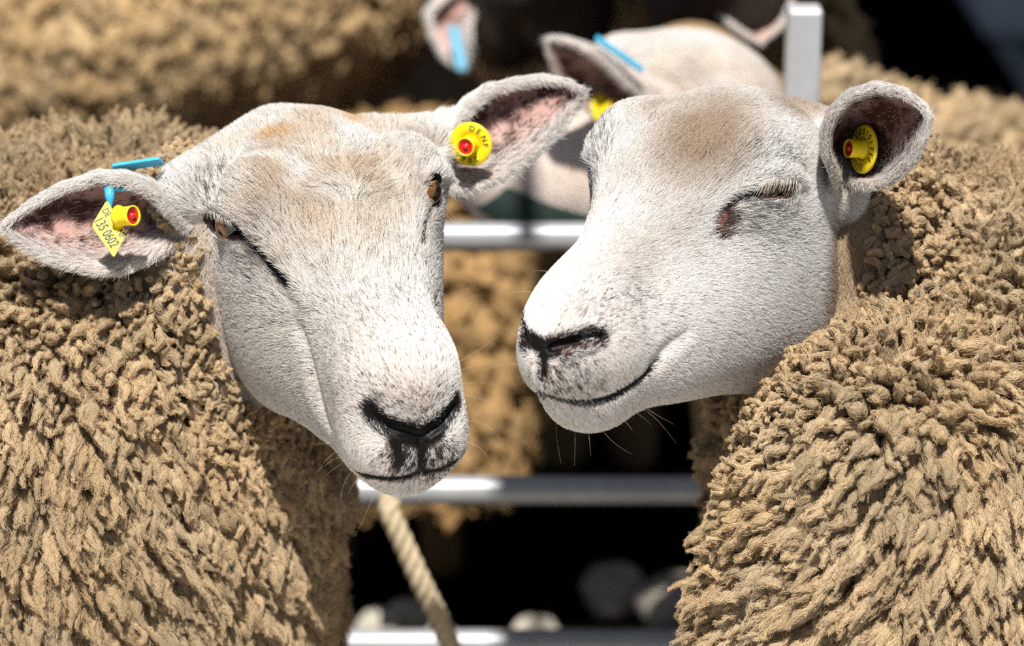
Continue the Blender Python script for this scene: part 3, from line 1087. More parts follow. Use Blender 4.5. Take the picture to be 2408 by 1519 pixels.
def face_hair(head, n, parent, patch_fn, whorl, vis_bias=6.0, wh_amt=1.0):
    V, Q, N = head.V, head.Q, head.N
    C = head.to_cam(V)
    facing = -((N @ head.M.T) * nrm(C)).sum(-1)
    w = 1 + vis_bias * np.clip(facing * 3 + 0.6, 0, 1)
    P, Nn = sample_mesh(V, Q, N, n, w)
    keep = head.bald(P)
    P, Nn = P[keep], Nn[keep]
    n = len(P)
    f, u = P[:, 0], P[:, 1]
    muzz = np.clip((f - 0.03) / 0.11, 0, 1)
    T = np.zeros((n, 3))
    T[:, 0] = -1
    T[:, 1] = -0.55 * np.clip((0.03 - u) / 0.06, 0, 1)
    dW = P - whorl
    dist = np.linalg.norm(dW, axis=1)
    wb = np.clip(1.15 - dist / 0.075, 0, 1)[:, None] * wh_amt
    wig = np.stack([noise(P, 45, 63) - 0.5, noise(P, 45, 64) - 0.5, noise(P, 45, 65) - 0.5], -1) * 0.05
    T = T * (1 - 0.55 * wb) + (dW + wig + np.array([0.012, 0, 0])) / (dist[:, None] + 0.045) * wb * 1.1
    tipw = np.clip((f - 0.12) / 0.03, 0, 1)[:, None]
    T = T + tipw * np.array([0, 0.45, 0])
    lipw = (np.clip((-0.026 - u) / 0.010, 0, 1) * np.clip((f - 0.105) / 0.025, 0, 1))[:, None]
    T = T * (1 - lipw) + lipw * np.stack([-0.25 + 0 * u, -1.0 + 0 * u, np.sign(P[:, 2]) * 0.35], -1)
    # swirl by broad noise
    T += 0.55 * np.stack([noise(P, 28, 3) - 0.5, noise(P, 28, 4) - 0.5, noise(P, 28, 5) - 0.5], -1)
    L = 0.0088 - 0.0058 * muzz ** 0.8
    L = L * (0.65 + 0.6 * rng.random(n))
    chin = np.clip((0.0 - (u + 0.055)) / 0.02, 0, 1) * np.clip((f - 0.06) / 0.04, 0, 1)
    L = L * (1 + 0.5 * chin)
    for ft in head.feats:
        if ft['short'] > 0:
            d = d_path(P, ft['P'], ft['R'] * 0) / ft['short']
            L = L * np.clip(0.25 + 0.75 * d, 0.25, 1)
    C, R = strands(P, Nn, T, L, 0.29 + 0.25 * chin, npts=3, rad=0.00013 * (0.7 + 0.6 * rng.random(n)), jit=0.22)
    Cc = head.to_cam(P)
    col = WHITE * (0.86 + 0.24 * rng.random((n, 1)))
    col = patch_fn(P, Cc, col)
    colf = head.paint(P, (0, 0, 0), 'hair')
    # features' hair colours, mixed strand by strand
    for ft in head.feats:
        if ft['hair'] is None:
            continue
        d = d_path(P, ft['P'], ft['R'] * 0 + ft['hr'])
        w_ = np.clip(-d / ft['soft'] + 0.5, 0, 1)
        m = rng.random(n) < w_
        col[m] = np.array(ft['hair']) * (0.6 + 0.9 * rng.random((m.sum(), 1)))
    return curves_obj('face_hair', c2w(head.to_cam(C)), R, col, MAT_HAIR, parent, 3)


def patch_left(P, C, col):
    n = len(P)
    nz = fbm(P, 45, 21)
    w = px_blob(C, 760, 430, 230, 190) * np.clip(nz * 2.4 - 0.55, 0, 1)
    col = col * (1 - w[:, None] * 0.75) + np.array([0.62, 0.46, 0.30]) * w[:, None] * 0.75
    w = np.maximum(px_blob(C, 655, 322, 42, 14, -0.15), px_blob(C, 838, 290, 22, 12))
    col = col * (1 - w[:, None] * 0.7) + np.array([0.72, 0.46, 0.20]) * w[:, None] * 0.7
    w = px_blob(C, 700, 800, 260, 330, 0.5) * 0.25
    col = col * (1 - w[:, None]) + np.array([0.70, 0.61, 0.50]) * w[:, None]
    # dark hairs: brow, muzzle
    pd = 0.30 * px_blob(C, 505, 440, 40, 60, 0.2) + 0.14 * px_blob(C, 600, 600, 60, 90, -0.6) + 0.06 * px_blob(C, 900, 620, 220, 260) \
        + 0.75 * px_blob(C, 990, 1075, 85, 45) + 0.2 * px_blob(C, 965, 950, 110, 45) + 0.07
    sp = fbm(P, 420, 9)
    pd = np.clip(pd * (0.35 + 1.9 * np.clip(sp * 3 - 1.2, 0, 1)), 0, 0.9)
    m = rng.random(n) < pd
    col[m] = np.array([0.045, 0.032, 0.028]) * (0.5 + 1.5 * rng.random((m.sum(), 1)))
    return col


def patch_right(P, C, col):
    n = len(P)
    nz = fbm(P, 40, 31)
    w = px_blob(C, 1640, 330, 130, 100, -0.6) * np.clip(0.55 + nz * 0.8, 0, 1)
    w = np.maximum(w, 0.7 * px_blob(C, 1560, 265, 120, 40, -0.2) * np.clip(nz * 2 - 0.3, 0, 1))
    w = np.maximum(w, 0.75 * px_blob(C, 1870, 250, 90, 26, 0.3))
    w = np.maximum(w, 0.8 * px_blob(C, 1955, 620, 22, 150, 0.1))
    w = np.maximum(w, 0.30 * px_blob(C, 1520, 470, 170, 170) * np.clip(nz * 2.4 - 0.6, 0, 1))
    col = col * (1 - w[:, None] * 0.88) + np.array([0.40, 0.275, 0.16]) * w[:, None] * 0.88
    pd = 0.20 * px_blob(C, 1800, 370, 70, 60) + 0.22 * px_blob(C, 1790, 515, 90, 50, 0.1) + 0.42 * px_blob(C, 1330, 885, 75, 48) \
        + 0.12 * px_blob(C, 1450, 730, 120, 70) + 0.35 * px_blob(C, 1400, 350, 30, 90, 0.2) + 0.03
    sp = fbm(P, 420, 19)
    pd = np.clip(pd * (0.35 + 1.9 * np.clip(sp * 3 - 1.2, 0, 1)), 0, 0.9)
    m = rng.random(n) < pd
    col[m] = np.array([0.05, 0.036, 0.03]) * (0.5 + 1.5 * rng.random((m.sum(), 1)))
    return col


def ear_cols(dark_inner):
    def fn(P, u, v, ins):
        n = len(P)
        col = WHITE * np.array([1.0, 0.985, 0.97]) * (0.90 + 0.22 * rng.random((n, 1)))
        rm = np.minimum(v, 1 - v)
        pd = np.where(ins > 0.5, dark_inner * (0.25 + 0.75 * np.clip(rm / 0.25, 0, 1)), 0.02 + 0.05 * (rm < 0.08))
        m = rng.random(n) < pd
        col[m] = np.array([0.08, 0.045, 0.035]) * (0.5 + 1.4 * rng.random((m.sum(), 1)))
        return col
    return fn


def ear_skin(ear, cup_shade=0.0):
    """pigment of the ear's skin: rosy inside, with brown dirt and painted shade in the cup"""
    nu, nr, nv = ear['nu'], ear['nring'], ear['nv']
    V = ear['V']
    j = np.tile(np.arange(nr), nu)
    i = np.repeat(np.arange(nu), nr)
    inner = j < nv
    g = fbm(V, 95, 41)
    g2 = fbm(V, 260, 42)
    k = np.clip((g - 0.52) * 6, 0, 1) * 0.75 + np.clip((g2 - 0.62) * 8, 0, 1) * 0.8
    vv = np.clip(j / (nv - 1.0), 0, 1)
    k = np.clip(k + np.clip(0.35 - i / (nu - 1.0), 0, 0.35) * 1.6 + cup_shade * np.clip(1.3 - 2.6 * np.abs(vv - 0.45), 0, 1), 0, 1)[:, None]  # darker towards the root; the cup's middle darkened to paint its shade
    col_in = PINK * (1 - k) + DIRT_SHADE * k
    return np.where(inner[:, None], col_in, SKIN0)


def build_sheep(name, label, head, ears, torso, org, hair_n, patch, whorl_px, res=0.008, lo=None, hi=None, group=None, wh_amt=1.0, cup_shade=0.25):
    org = np.asarray(org, float)
    V, Q = head.mesh(0.0015)
    hv = c2w(head.to_cam(V))
    hq = fix_winding(hv, Q)
    parts = [(hv, hq, head.paint(V, SKIN0, 'pig'))]
    for e in ears:
        ev = c2w(e['V'])
        parts.append((ev, fix_winding(ev, e['Q']), ear_skin(e, cup_shade)))
    fn = torso_sdf(torso)
    tv, tq = surface_nets(fn, lo, hi, res)
    tq = fix_winding(tv, tq)
    tn = grad(fn, tv, 0.002)
    parts.append((tv, tq, np.array([0.27, 0.185, 0.10])))
    Vv, Qq, Cc = join_parts(parts)
    root = mesh_obj(name, Vv, Qq, MAT_SKIN, cols=Cc, origin=org)
    tag(root, label, 'sheep', group)
    wp = head.hit(np.array([float(whorl_px[0])]), np.array([float(whorl_px[1])]))[0]
    if hair_n:
        face_hair(head, hair_n, root, patch, wp, wh_amt=wh_amt)
    return root, (tv, tq, tn, fn)

# ------------------------------------------------------------------ bodies (world metres)
def W3(px, py, depth):
    return c2w(at(float(px), float(py), float(depth)))


def leg(x, y, z0=0.42, r=0.055):
    return (np.array([x, y, z0]), np.array([x, y + 0.01, 0.03]), r, 0.026)


TORSO_L = [
    (W3(545, 560, 1.86), W3(330, 960, 1.93), 0.062, 0.094),
    (W3(330, 960, 1.93), W3(300, 1560, 1.97), 0.094, 0.105),
    (W3(370, 1000, 2.06), W3(420, 1700, 2.10), 0.078, 0.092),
    (W3(300, 690, 2.03), W3(260, 900, 2.00), 0.085, 0.11),
    (W3(85, 1085, 2.00), W3(-700, 1180, 2.03), 0.185, 0.205),
    (W3(-700, 1180, 2.03), W3(-2600, 1200, 2.05), 0.205, 0.225),
    leg(-0.22, 1.93), leg(-0.36, 1.75), leg(-1.12, 1.98, r=0.07), leg(-1.05, 1.78, r=0.07),
]
TORSO_R = [
    (W3(1975, 560, 1.87), W3(2130, 930, 1.92), 0.066, 0.086),
    (W3(2045, 1085, 1.780), W3(2105, 1650, 1.82), 0.078, 0.100),
    (W3(2130, 930, 1.92), W3(2420, 1080, 1.95), 0.090, 0.18),
    (W3(2410, 1130, 1.96), W3(3000, 1130, 2.02), 0.180, 0.215),
    (W3(3000, 1130, 2.02), W3(4700, 1120, 2.10), 0.215, 0.235),
    leg(0.28, 1.76), leg(0.36, 1.95), leg(1.08, 1.82, r=0.07), leg(1.14, 2.02, r=0.07),
]
HAIR_N = 235000
sheepL, torsoL = build_sheep('sheep', 'white faced sheep facing the camera with yellow square ear tag', headL, [EAR_LR, EAR_LL], TORSO_L,
                             (-0.6, 1.85, 0.0), HAIR_N, patch_left, (815, 385), lo=(-1.55, 1.5, 0.0), hi=(0.05, 2.3, 1.0))
sheepR, torsoR = build_sheep('sheep', 'white faced sheep in half profile with nearly closed eye', headR, [EAR_RL], TORSO_R,
                             (0.6, 1.85, 0.0), HAIR_N, patch_right, (1700, 240), wh_amt=0.45, cup_shade=0.75, lo=(0.05, 1.5, 0.0), hi=(1.55, 2.4, 1.0))

for e, who, nn in ((EAR_LR, sheepL, 30000), (EAR_LL, sheepL, 24000), (EAR_RL, sheepR, 30000)):
    inner = lambda u, v: 0.05 + 0.95 * np.clip(1 - v / 0.16, 0, 1) + 0.95 * np.clip(1 - (1 - v) / 0.42, 0, 1) ** 0.8
    C_, R_, K_ = ear_fur(e, nn, ear_cols(0.35), inner)
    curves_obj('ear_hair', c2w(C_), R_, K_, MAT_HAIR, who, 4)

eyeball(headL, 526, 534, sheepL, sink=0.0085, r=0.0128)
eyeball(headL, 1022, 450, sheepL, sink=0.0095, r=0.0118)
eyeball(headR, 1818, 446, sheepR, side=1, sink=0.0115)
eyeball(headR, 1818, 446, sheepR, side=-1, sink=0.0115)

# ------------------------------------------------------------------ fleeces of the two front sheep
WOOL = np.array([0.535, 0.398, 0.240])

def sstep(a, b, x):
    t = np.clip((x - a) / (b - a), 0, 1)
    return t * t * (3 - 2 * t)


def fleece_mat():
    m, nt, out = new_mat('fleece')
    a = nt.nodes.new('ShaderNodeAttribute')
    a.attribute_name = 'pigment'
    d = nt.nodes.new('ShaderNodeBsdfDiffuse')
    d.inputs['Roughness'].default_value = 0.8
    tr = nt.nodes.new('ShaderNodeBsdfTranslucent')
    mx = nt.nodes.new('ShaderNodeMixShader')
    mx.inputs[0].default_value = 0.12
    tc = nt.nodes.new('ShaderNodeTexCoord')
    nz = nt.nodes.new('ShaderNodeTexNoise')
    nz.inputs['Scale'].default_value = 800
    nz.inputs['Detail'].default_value = 7
    nz.inputs['Distortion'].default_value = 1.5
    nt.links.new(tc.outputs['Object'], nz.inputs['Vector'])
    rp = nt.nodes.new('ShaderNodeMapRange')
    rp.inputs['From Min'].default_value = 0.3
    rp.inputs['From Max'].default_value = 0.7
    rp.inputs['To Min'].default_value = 0.62
    rp.inputs['To Max'].default_value = 1.2
    nt.links.new(nz.outputs[0], rp.inputs[0])
    mu = nt.nodes.new('ShaderNodeVectorMath')
    mu.operation = 'SCALE'
    nt.links.new(a.outputs['Color'], mu.inputs[0])
    nt.links.new(rp.outputs[0], mu.inputs['Scale'])
    bp = nt.nodes.new('ShaderNodeBump')
    bp.inputs['Strength'].default_value = 1.0
    bp.inputs['Distance'].default_value = 0.0016
    nt.links.new(nz.outputs[0], bp.inputs['Height'])
    for s_ in (d, tr):
        nt.links.new(mu.outputs[0], s_.inputs[0])
        nt.links.new(bp.outputs[0], s_.inputs['Normal'])
    nt.links.new(d.outputs[0], mx.inputs[1])
    nt.links.new(tr.outputs[0], mx.inputs[2])
    nt.links.new(mx.outputs[0], out.inputs[0])
    return m


MAT_FLEECE = fleece_mat()


def fleece(root, torso, head, flow_fn, len_fn, spacing, nh, name='fleece', seed=1, W=0.0049, curl_fn=None, group_amt=0.35,
           ncand=90000, tint=(1, 1, 1), rad=0.00010, keep_fn=None, inner=0.001, npts=11, sides=7, flen=0.012, ridge=None, rw=0.021, rl=0.060, rh=0.013, tipn=0.22, ears=(), outside=False):
    tv, tq, tn, fn = torso
    cam_v = w2c(tv)
    px = proj(cam_v)
    inb = (px[:, 0] > -260) & (px[:, 0] < 2668) & (px[:, 1] > -200) & (px[:, 1] < 1780) & (tv[:, 2] > 0.22)
    fac = -((tn @ ROT) * nrm(cam_v)).sum(-1)
    if outside:         # the rest of the body, beyond the picture: coarser
        inb = ~inb & (tv[:, 2] > 0.22)
        fac = fac * 0 + 1
    wgt = np.where(inb & (fac > -0.6), np.clip(fac * 2.5 + 1.1, 0.12, 1), 0.0)
    if wgt.sum() < 20:
        return None
    P, N = sample_mesh(tv, tq, tn, ncand, wgt)
    i = poisson(P, N, spacing)
    rng.shuffle(i)
    P, N = P[i], N[i]
    C = w2c(P)
    hd = head.base(head.to_loc(C)) if head else np.full(len(C), 0.5)
    k = hd > inner
    if keep_fn:
        k &= keep_fn(proj(C), C)
    P, N, C, hd = P[k], N[k], C[k], hd[k]
    if ears:
        E = c2w(np.concatenate([e['O'][::6, ::5].reshape(-1, 3) for e in ears]))
        far = np.full(len(P), 1e9)
        for tip in (0.0, 0.022):
            X = P + N * tip
            for i0 in range(0, len(X), 2000):
                dd = np.sqrt(((X[i0:i0 + 2000, None] - E[None]) ** 2).sum(-1)).min(1)
                far[i0:i0 + 2000] = np.minimum(far[i0:i0 + 2000], dd)
        k = far > 0.009
        P, N, C, hd, far = P[k], N[k], C[k], hd[k], far[k]
    if ridge is not None:
        # staples stand in rows with creases between them
        rx, ry = nrm(np.array([-ridge[1], ridge[0], 0.0])), nrm(np.array([ridge[0], ridge[1], 0.0]))
        wob = (np.stack([fbm(C, 22, seed + 21), fbm(C, 22, seed + 22)], -1) - 0.5)
        a = (C @ rx + 0.030 * wob[:, 0]) / rw
        row = np.floor(a)
        ll = rl * (0.45 + 0.55 * sstep(0.02, 0.12, hd))
        b = (C @ ry + 0.045 * wob[:, 1]) / ll + 0.37 * row + 0.3 * np.sin(row * 12.7)
        fa, fb_ = a - row, b - np.floor(b)
        dome = np.sqrt(np.clip(1 - (2 * fa - 1) ** 2, 0, 1)) * np.clip(np.minimum(fb_, 1 - fb_) / 0.22, 0, 1) ** 0.5
        hh = rh * sstep(0.004, 0.05, hd)
        P = P + N * (hh * (dome - 0.35))[:, None]
        lean = (rx @ ROT.T) * (-(2 * fa - 1) * 0.35)[:, None]
    else:
        lean = 0.0
    q = proj(C)
    n = len(P)
    if n < 12:
        return None
    flow = flow_fn(q, C) @ ROT.T
    flow = flow + 0.35 * np.stack([noise(P, 22, s_ + seed) - 0.5 for s_ in (1, 2, 3)], -1) + 0.28 * rng.normal(size=(n, 3)) * 0.6
    flow = nrm(flow - N * (flow * N).sum(-1, keepdims=True) * 0.85)
    D = np.stack([nrm(N * 1.0 + flow * 0.45), nrm(N * tipn + flow * 1.0 + lean + np.array([0, 0, -0.12]))], 1)
    L = len_fn(q, C, hd) * (0.75 + 0.5 * rng.random(n))
    if ears:
        L = L * np.clip(far / 0.032, 0.35, 1)
    up = np.clip(N[:, 2], 0, 1) ** 2
    D[:, 1] = nrm(D[:, 1] * (1 - up[:, None]) + up[:, None] * (N + 0.35 * rng.normal(size=(n, 3))))
    D, grp = group_tips(P, D, L, 0.10, group_amt, seed)
    curl = curl_fn(q, C, hd) if curl_fn else 0.0
    gcol = 0.84 + 0.3 * np.random.default_rng(seed + 5).random(grp.max() + 1)[grp]
    Ls = L
    fc = -((N @ ROT) * nrm(C)).sum(-1)
    fib = (fc > -0.25) & (q[:, 0] > -80) & (q[:, 0] < 2490) & (q[:, 1] > -80) & (q[:, 1] < 1640)
    V, Q, per, S, R, li = make_fleece(P, D, L, W * (0.7 + 0.6 * rng.random(n)) * np.clip(L / 0.026, 0.6, 1.15), nh, npts=npts, sides=sides, wave=W * 0.30, curl=curl,
                                  seed=seed, rad=rad, flen=flen, fib=fib)
    big = fbm(P, 9, seed + 3)
    base = WOOL * np.array(tint) * (gcol * (0.85 + 0.3 * big))[:, None] * (0.9 + 0.2 * rng.random((n, 1)))
    warm = (fbm(P, 30, seed + 4) - 0.5)[:, None]
    base = base * (1 + warm * np.array([0.02, -0.10, -0.28]))
    core = mesh_obj(name, V, Q, MAT_FLEECE, parent=root, cols=np.repeat(base, per, 0))
    core['kind'] = 'stuff'
    sub_of(core, root)
    if nh:
        col = base[li] * (0.85 + 0.35 * rng.random((len(li), 1)))
        col = np.minimum(col * np.array([1.08, 1.08, 1.08]), 0.9)
        fb = curves_obj('wool_fibres', S, R, col, MAT_WOOL, core, 4)
        fb['kind'] = 'stuff'
    print('FLEECE', n, fib.sum(), len(S))
    return core


def flow_left(q, C):
    x, y = q[:, 0], q[:, 1]
    d = np.stack([0.50 + 0 * x, -0.9 + 0 * x, 0.05 + 0 * x], -1)
    far = (1 - sstep(120, 420, x))[:, None]
    d = d * (1 - far) + np.array([0.10, -1.0, 0.1]) * far
    top = (1 - sstep(420, 640, y))[:, None]
    return d * (1 - top) + np.array([0.15, -0.25, 0.5]) * top


def flow_right(q, C):
    x, y = q[:, 0], q[:, 1]
    a = sstep(1750, 2150, x)[:, None]
    d = np.array([-0.95, -0.42, 0.1]) * (1 - a) + np.array([-0.36, -1.0, 0.1]) * a
    top = (1 - sstep(600, 900, y))[:, None]
    return d * (1 - top) + np.array([-0.10, -0.35, 0.6]) * top


def len_left(q, C, hd):
    return 0.010 + 0.024 * sstep(0.01, 0.10, hd)


def len_right(q, C, hd):
    return 0.009 + 0.026 * sstep(0.015, 0.11, hd)


def curl_left(q, C, hd):
    return 0.0022 * (1 - sstep(0.05, 0.16, hd)) + 0.0007


def curl_right(q, C, hd):
    return 0.0024 * (1 - sstep(0.06, 0.2, hd)) + 0.0008


def flow_down(q, C):
    return np.tile(np.array([[0.0, -1.0, 0.2]]), (len(q), 1))


def len_far(q, C, hd):
    return np.full(len(q), 0.034)


for who, tor, hd_ in ((sheepL, torsoL, headL), (sheepR, torsoR, headR)):
    fleece(who, tor, hd_, flow_down, len_far, 0.0135, 0, seed=9, W=0.0092, ncand=40000, npts=8, sides=6, outside=True, name='fleece_back')
fleece(sheepL, torsoL, headL, flow_left, len_left, 0.0056, 64, seed=3, curl_fn=curl_left, W=0.0040, inner=0.007, ears=[EAR_LR, EAR_LL], ridge=(0.50, -0.87))
fleece(sheepR, torsoR, headR, flow_right, len_right, 0.0057, 64, seed=4, curl_fn=curl_right, W=0.0042, inner=0.019, ears=[EAR_RL], ridge=(-0.60, -0.80))


def neck_hair(root, torso, head, n, col, reach):
    """short plush hair where the face gives way to the fleece"""
    tv, tq, tn, fn = torso
    hd = head.base(head.to_loc(w2c(tv)))
    w = ((hd > -0.012) & (hd < reach)).astype(float)
    P, N = sample_mesh(tv, tq, tn, n, w)
    T = np.tile(np.array([[0.1, 0.2, -1.0]]), (n, 1)) + 0.6 * np.stack([noise(P, 40, k_) - 0.5 for k_ in (1, 2, 3)], -1)
    C, R = strands(P, N, T, 0.007 * (0.6 + 0.7 * rng.random(n)), 0.75, npts=3, rad=0.00014, jit=0.4)
    k = np.array(col) * (0.8 + 0.35 * rng.random((n, 1)))
    return curves_obj('neck_hair', C, R, k, MAT_HAIR, root, 3)


neck_hair(sheepL, torsoL, headL, 34000, (0.76, 0.67, 0.58), 0.024)
neck_hair(sheepR, torsoR, headR, 38000, (0.60, 0.455, 0.30), 0.036)

# ------------------------------------------------------------------ sheep behind the hurdle
def bg_head(f, s, px, py, depth, src, scale=1.0):
    h = Head.__new__(Head)
    h.key = src.key
    h.prims = src.prims
    f = nrm(np.array(f, float))
    s = np.array(s, float)
    s = nrm(s - f * (s @ f))
    u = np.cross(s, f) * -1.0
    u = np.cross(f, s)
    if u[1] < 0:
        u = -u
    h.M = np.stack([f, u, s], 1)
    h.t = at(float(px), float(py), float(depth))
    h.base = lambda p: base_sdf(p, h.prims)
    h.feats = []
    return h


def patch_plain(P, C, col):
    n = len(P)
    m = rng.random(n) < 0.05
    col[m] = np.array([0.2, 0.15, 0.12])
    w = np.clip(fbm(P, 25, 77) * 2 - 0.7, 0, 1)[:, None] * 0.35
    return col * (1 - w) + np.array([0.74, 0.58, 0.42]) * w


def bg_flow(q, C):
    return np.tile(np.array([[0.1, -1.0, 0.15]]), (len(q), 1))


def bg_sheep(label, head, ears, torso, org, hair_n, lock, lo, hi, seed, tint=(1, 1, 1), nh=5, W=0.0115, rad=0.0004, wool=True, keep=None, res=0.012, coat=None):
    fn = torso_sdf(torso, 0.06)
    tv, tq = surface_nets(fn, lo, hi, res)
    tq = fix_winding(tv, tq)
    tn = grad(fn, tv, 0.002)
    parts = [(tv, tq, np.array([0.27, 0.185, 0.10]) * np.array(tint))]
    if head is not None:
        V, Q = head.mesh(0.003)
        hv = c2w(head.to_cam(V))
        parts.insert(0, (hv, fix_winding(hv, Q), head.paint(V, SKIN0 if coat is None else np.array(coat), 'pig')))
    for e in ears:
        ev = c2w(e['V'])
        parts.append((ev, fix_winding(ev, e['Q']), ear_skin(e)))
    Vv, Qq, Cc = join_parts(parts)
    root = mesh_obj('sheep', Vv, Qq, MAT_SKIN, cols=Cc, origin=np.array(org, float))
    tag(root, label, 'sheep', 'sheep penned behind the hurdle')
    if head is not None and hair_n:
        face_hair(head, hair_n, root, patch_plain if coat is None else (lambda P, C, col: col * np.array(coat) * 1.2), np.array([-0.03, 0.06, 0.0]))
    for e in ears:
        C_, R_, K_ = ear_fur(e, 9000, ear_cols(0.2), lambda u, v: 0.05 + 0.8 * np.clip(1 - np.minimum(v, 1 - v) / 0.2, 0, 1), rad=0.0002)
        curves_obj('ear_hair', c2w(C_), R_, K_, MAT_HAIR, root, 4)
    if wool:
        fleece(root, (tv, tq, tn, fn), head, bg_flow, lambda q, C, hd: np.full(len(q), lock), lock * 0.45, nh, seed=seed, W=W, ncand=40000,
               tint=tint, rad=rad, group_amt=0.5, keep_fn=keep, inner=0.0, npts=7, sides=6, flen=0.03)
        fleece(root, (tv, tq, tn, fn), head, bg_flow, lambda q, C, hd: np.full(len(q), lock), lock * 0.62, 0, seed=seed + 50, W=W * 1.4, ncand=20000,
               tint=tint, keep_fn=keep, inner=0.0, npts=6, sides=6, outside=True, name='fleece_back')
    return root, (tv, tq, tn, fn)


def bleg(x, y, z0=0.40, r=0.055):
    return (np.array([x, y, z0]), np.array([x + 0.01, y, 0.03]), r, min(r * 0.6, 0.027))


# far left, tall in the picture: only its flank shows
bg_sheep('tan fleeced sheep far behind at upper left, only its flank in the photo', None, [],
         [(W3(-500, 215, 3.4), W3(655, -115, 3.4), 0.20, 0.185), bleg(-0.62, 3.25), bleg(-0.35, 3.3), bleg(-0.6, 3.5), bleg(-0.34, 3.5)],
         (-0.5, 3.35, 0), 0, 0.030, (-1.4, 2.9, 0.0), (0.1, 3.8, 1.1), 31, tint=(1.3, 1.25, 1.12), W=0.012)
# low one whose golden fleece, darkened for part shade, shows between the two faces
bg_sheep('golden fleeced sheep, wool darkened for shade, seen low between the two faces behind the rails', None, [],
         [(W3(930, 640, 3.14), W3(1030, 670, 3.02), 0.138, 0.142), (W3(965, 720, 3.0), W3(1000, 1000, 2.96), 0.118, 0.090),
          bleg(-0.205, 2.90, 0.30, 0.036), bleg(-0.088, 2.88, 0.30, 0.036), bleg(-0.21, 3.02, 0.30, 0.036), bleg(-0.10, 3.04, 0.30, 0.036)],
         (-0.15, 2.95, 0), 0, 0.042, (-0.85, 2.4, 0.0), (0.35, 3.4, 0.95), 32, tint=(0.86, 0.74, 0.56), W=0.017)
# white head looking left over the hurdle
hD = bg_head((-0.93, -0.12, 0.30), (0.30, -0.10, 0.95), 1500, 262, 2.42, headR)
EAR_D = ear_surface(
    edge([(1600, 270, 2.36), (1560, 255, 2.34), (1515, 238, 2.32), (1470, 205, 2.30), (1430, 165, 2.29), (1390, 130, 2.28), (1340, 103, 2.28), (1305, 92, 2.28), (1290, 96, 2.28)]),
    edge([(1600, 285, 2.37), (1560, 300, 2.36), (1510, 305, 2.35), (1455, 290, 2.33), (1400, 262, 2.31), (1350, 222, 2.30), (1315, 175, 2.29), (1295, 130, 2.28), (1289, 100, 2.28)]),
    [(0, 0.02, 0.03, -0.03), (0.3, 0.022, 0.026, -0.045), (0.5, 0.014, 0.016, -0.045), (0.7, 0.010, 0.010, -0.03), (1, 0, 0.001, -0.004)], nu=60, nv=24)
sheepD, torsoD = bg_sheep('white faced sheep behind the hurdle with blue strip tag lying on its ear', hD, [EAR_D],
         [(W3(1625, 205, 2.47), W3(1880, 520, 2.60), 0.058, 0.095), (W3(1880, 540, 2.60), W3(2350, 640, 2.76), 0.11, 0.13),
          bleg(0.22, 2.46), bleg(0.30, 2.58), bleg(0.42, 2.56), bleg(0.48, 2.68)],
         (0.5, 2.6, 0), 60000, 0.036, (0.1, 2.1, 0.0), (1.3, 3.2, 1.0), 33, keep=lambda q, C: q[:, 0] > 1900)
# one with a hanging ear at the top, left of it
hC = bg_head((0.20, 0.15, -0.95), (-0.95, 0.1, -0.2), 1290, -110, 2.80, headL)
EAR_C = ear_surface(
    edge([(1170, 0, 2.78), (1140, 5, 2.76), (1112, 20, 2.74), (1100, 55, 2.73), (1100, 95, 2.73), (1098, 130, 2.74), (1090, 160, 2.745)]),
    edge([(1170, -25, 2.79), (1120, -28, 2.78), (1060, -8, 2.76), (1015, 30, 2.75), (1022, 80, 2.745), (1045, 130, 2.745), (1082, 163, 2.745)]),
    [(0, -0.01, 0.02, -0.03), (0.3, -0.012, 0.012, -0.035), (0.6, -0.008, 0.004, -0.03), (1, 0, 0, -0.004)], nu=60, nv=24)
sheepC, torsoC = bg_sheep('sheep at the top edge with hanging ear holding a pale blue tag', hC, [EAR_C],
         [(W3(1265, -30, 2.86), W3(1390, -60, 3.10), 0.075, 0.105), (W3(1390, -60, 3.14), W3(1390, -60, 3.9), 0.110, 0.12),
          bleg(0.05, 3.2), bleg(0.14, 3.2), bleg(0.06, 3.7), bleg(0.16, 3.7)],
         (0.2, 3.2, 0), 30000, 0.036, (-0.2, 2.5, 0.0), (0.8, 4.1, 1.2), 34, tint=(1.05, 1.0, 0.95), coat=(0.085, 0.060, 0.045))
# one whose rosy ear hangs into the picture at the top right, its back runs off to the right
hE = bg_head((0.30, 0.20, -0.90), (-0.95, 0.1, -0.3), 1720, -190, 2.62, headL)
EAR_E = ear_surface(
    edge([(1700, -90, 2.60), (1690, -60, 2.58), (1680, -20, 2.565), (1695, 20, 2.555), (1725, 55, 2.55), (1760, 82, 2.55), (1786, 94, 2.55)]),
    edge([(1730, -100, 2.61), (1790, -80, 2.60), (1840, -40, 2.59), (1853, 0, 2.575), (1845, 35, 2.565), (1822, 68, 2.555), (1794, 93, 2.55)]),
    [(0, 0.004, 0.02, -0.03), (0.4, 0.004, 0.0, -0.026), (0.7, 0.002, 0, -0.016), (1, 0, 0, -0.003)], nu=60, nv=24)
sheepE, torsoE = bg_sheep('sheep whose rosy ear hangs in at the top beside the post', hE, [EAR_E],
         [(W3(1750, -140, 2.70), W3(1880, 520, 3.38), 0.055, 0.10), (W3(1960, 560, 3.40), W3(3300, 600, 3.60), 0.135, 0.15),
          bleg(0.42, 3.15, 0.3), bleg(0.5, 3.3, 0.3), bleg(1.0, 3.35, 0.3), bleg(1.05, 3.5, 0.3)],
         (0.6, 3.0, 0), 30000, 0.04, (0.1, 2.4, 0.0), (1.5, 3.9, 1.25), 35, tint=(0.95, 0.9, 0.8), keep=lambda q, C: q[:, 0] > 1930, coat=(0.075, 0.055, 0.045))

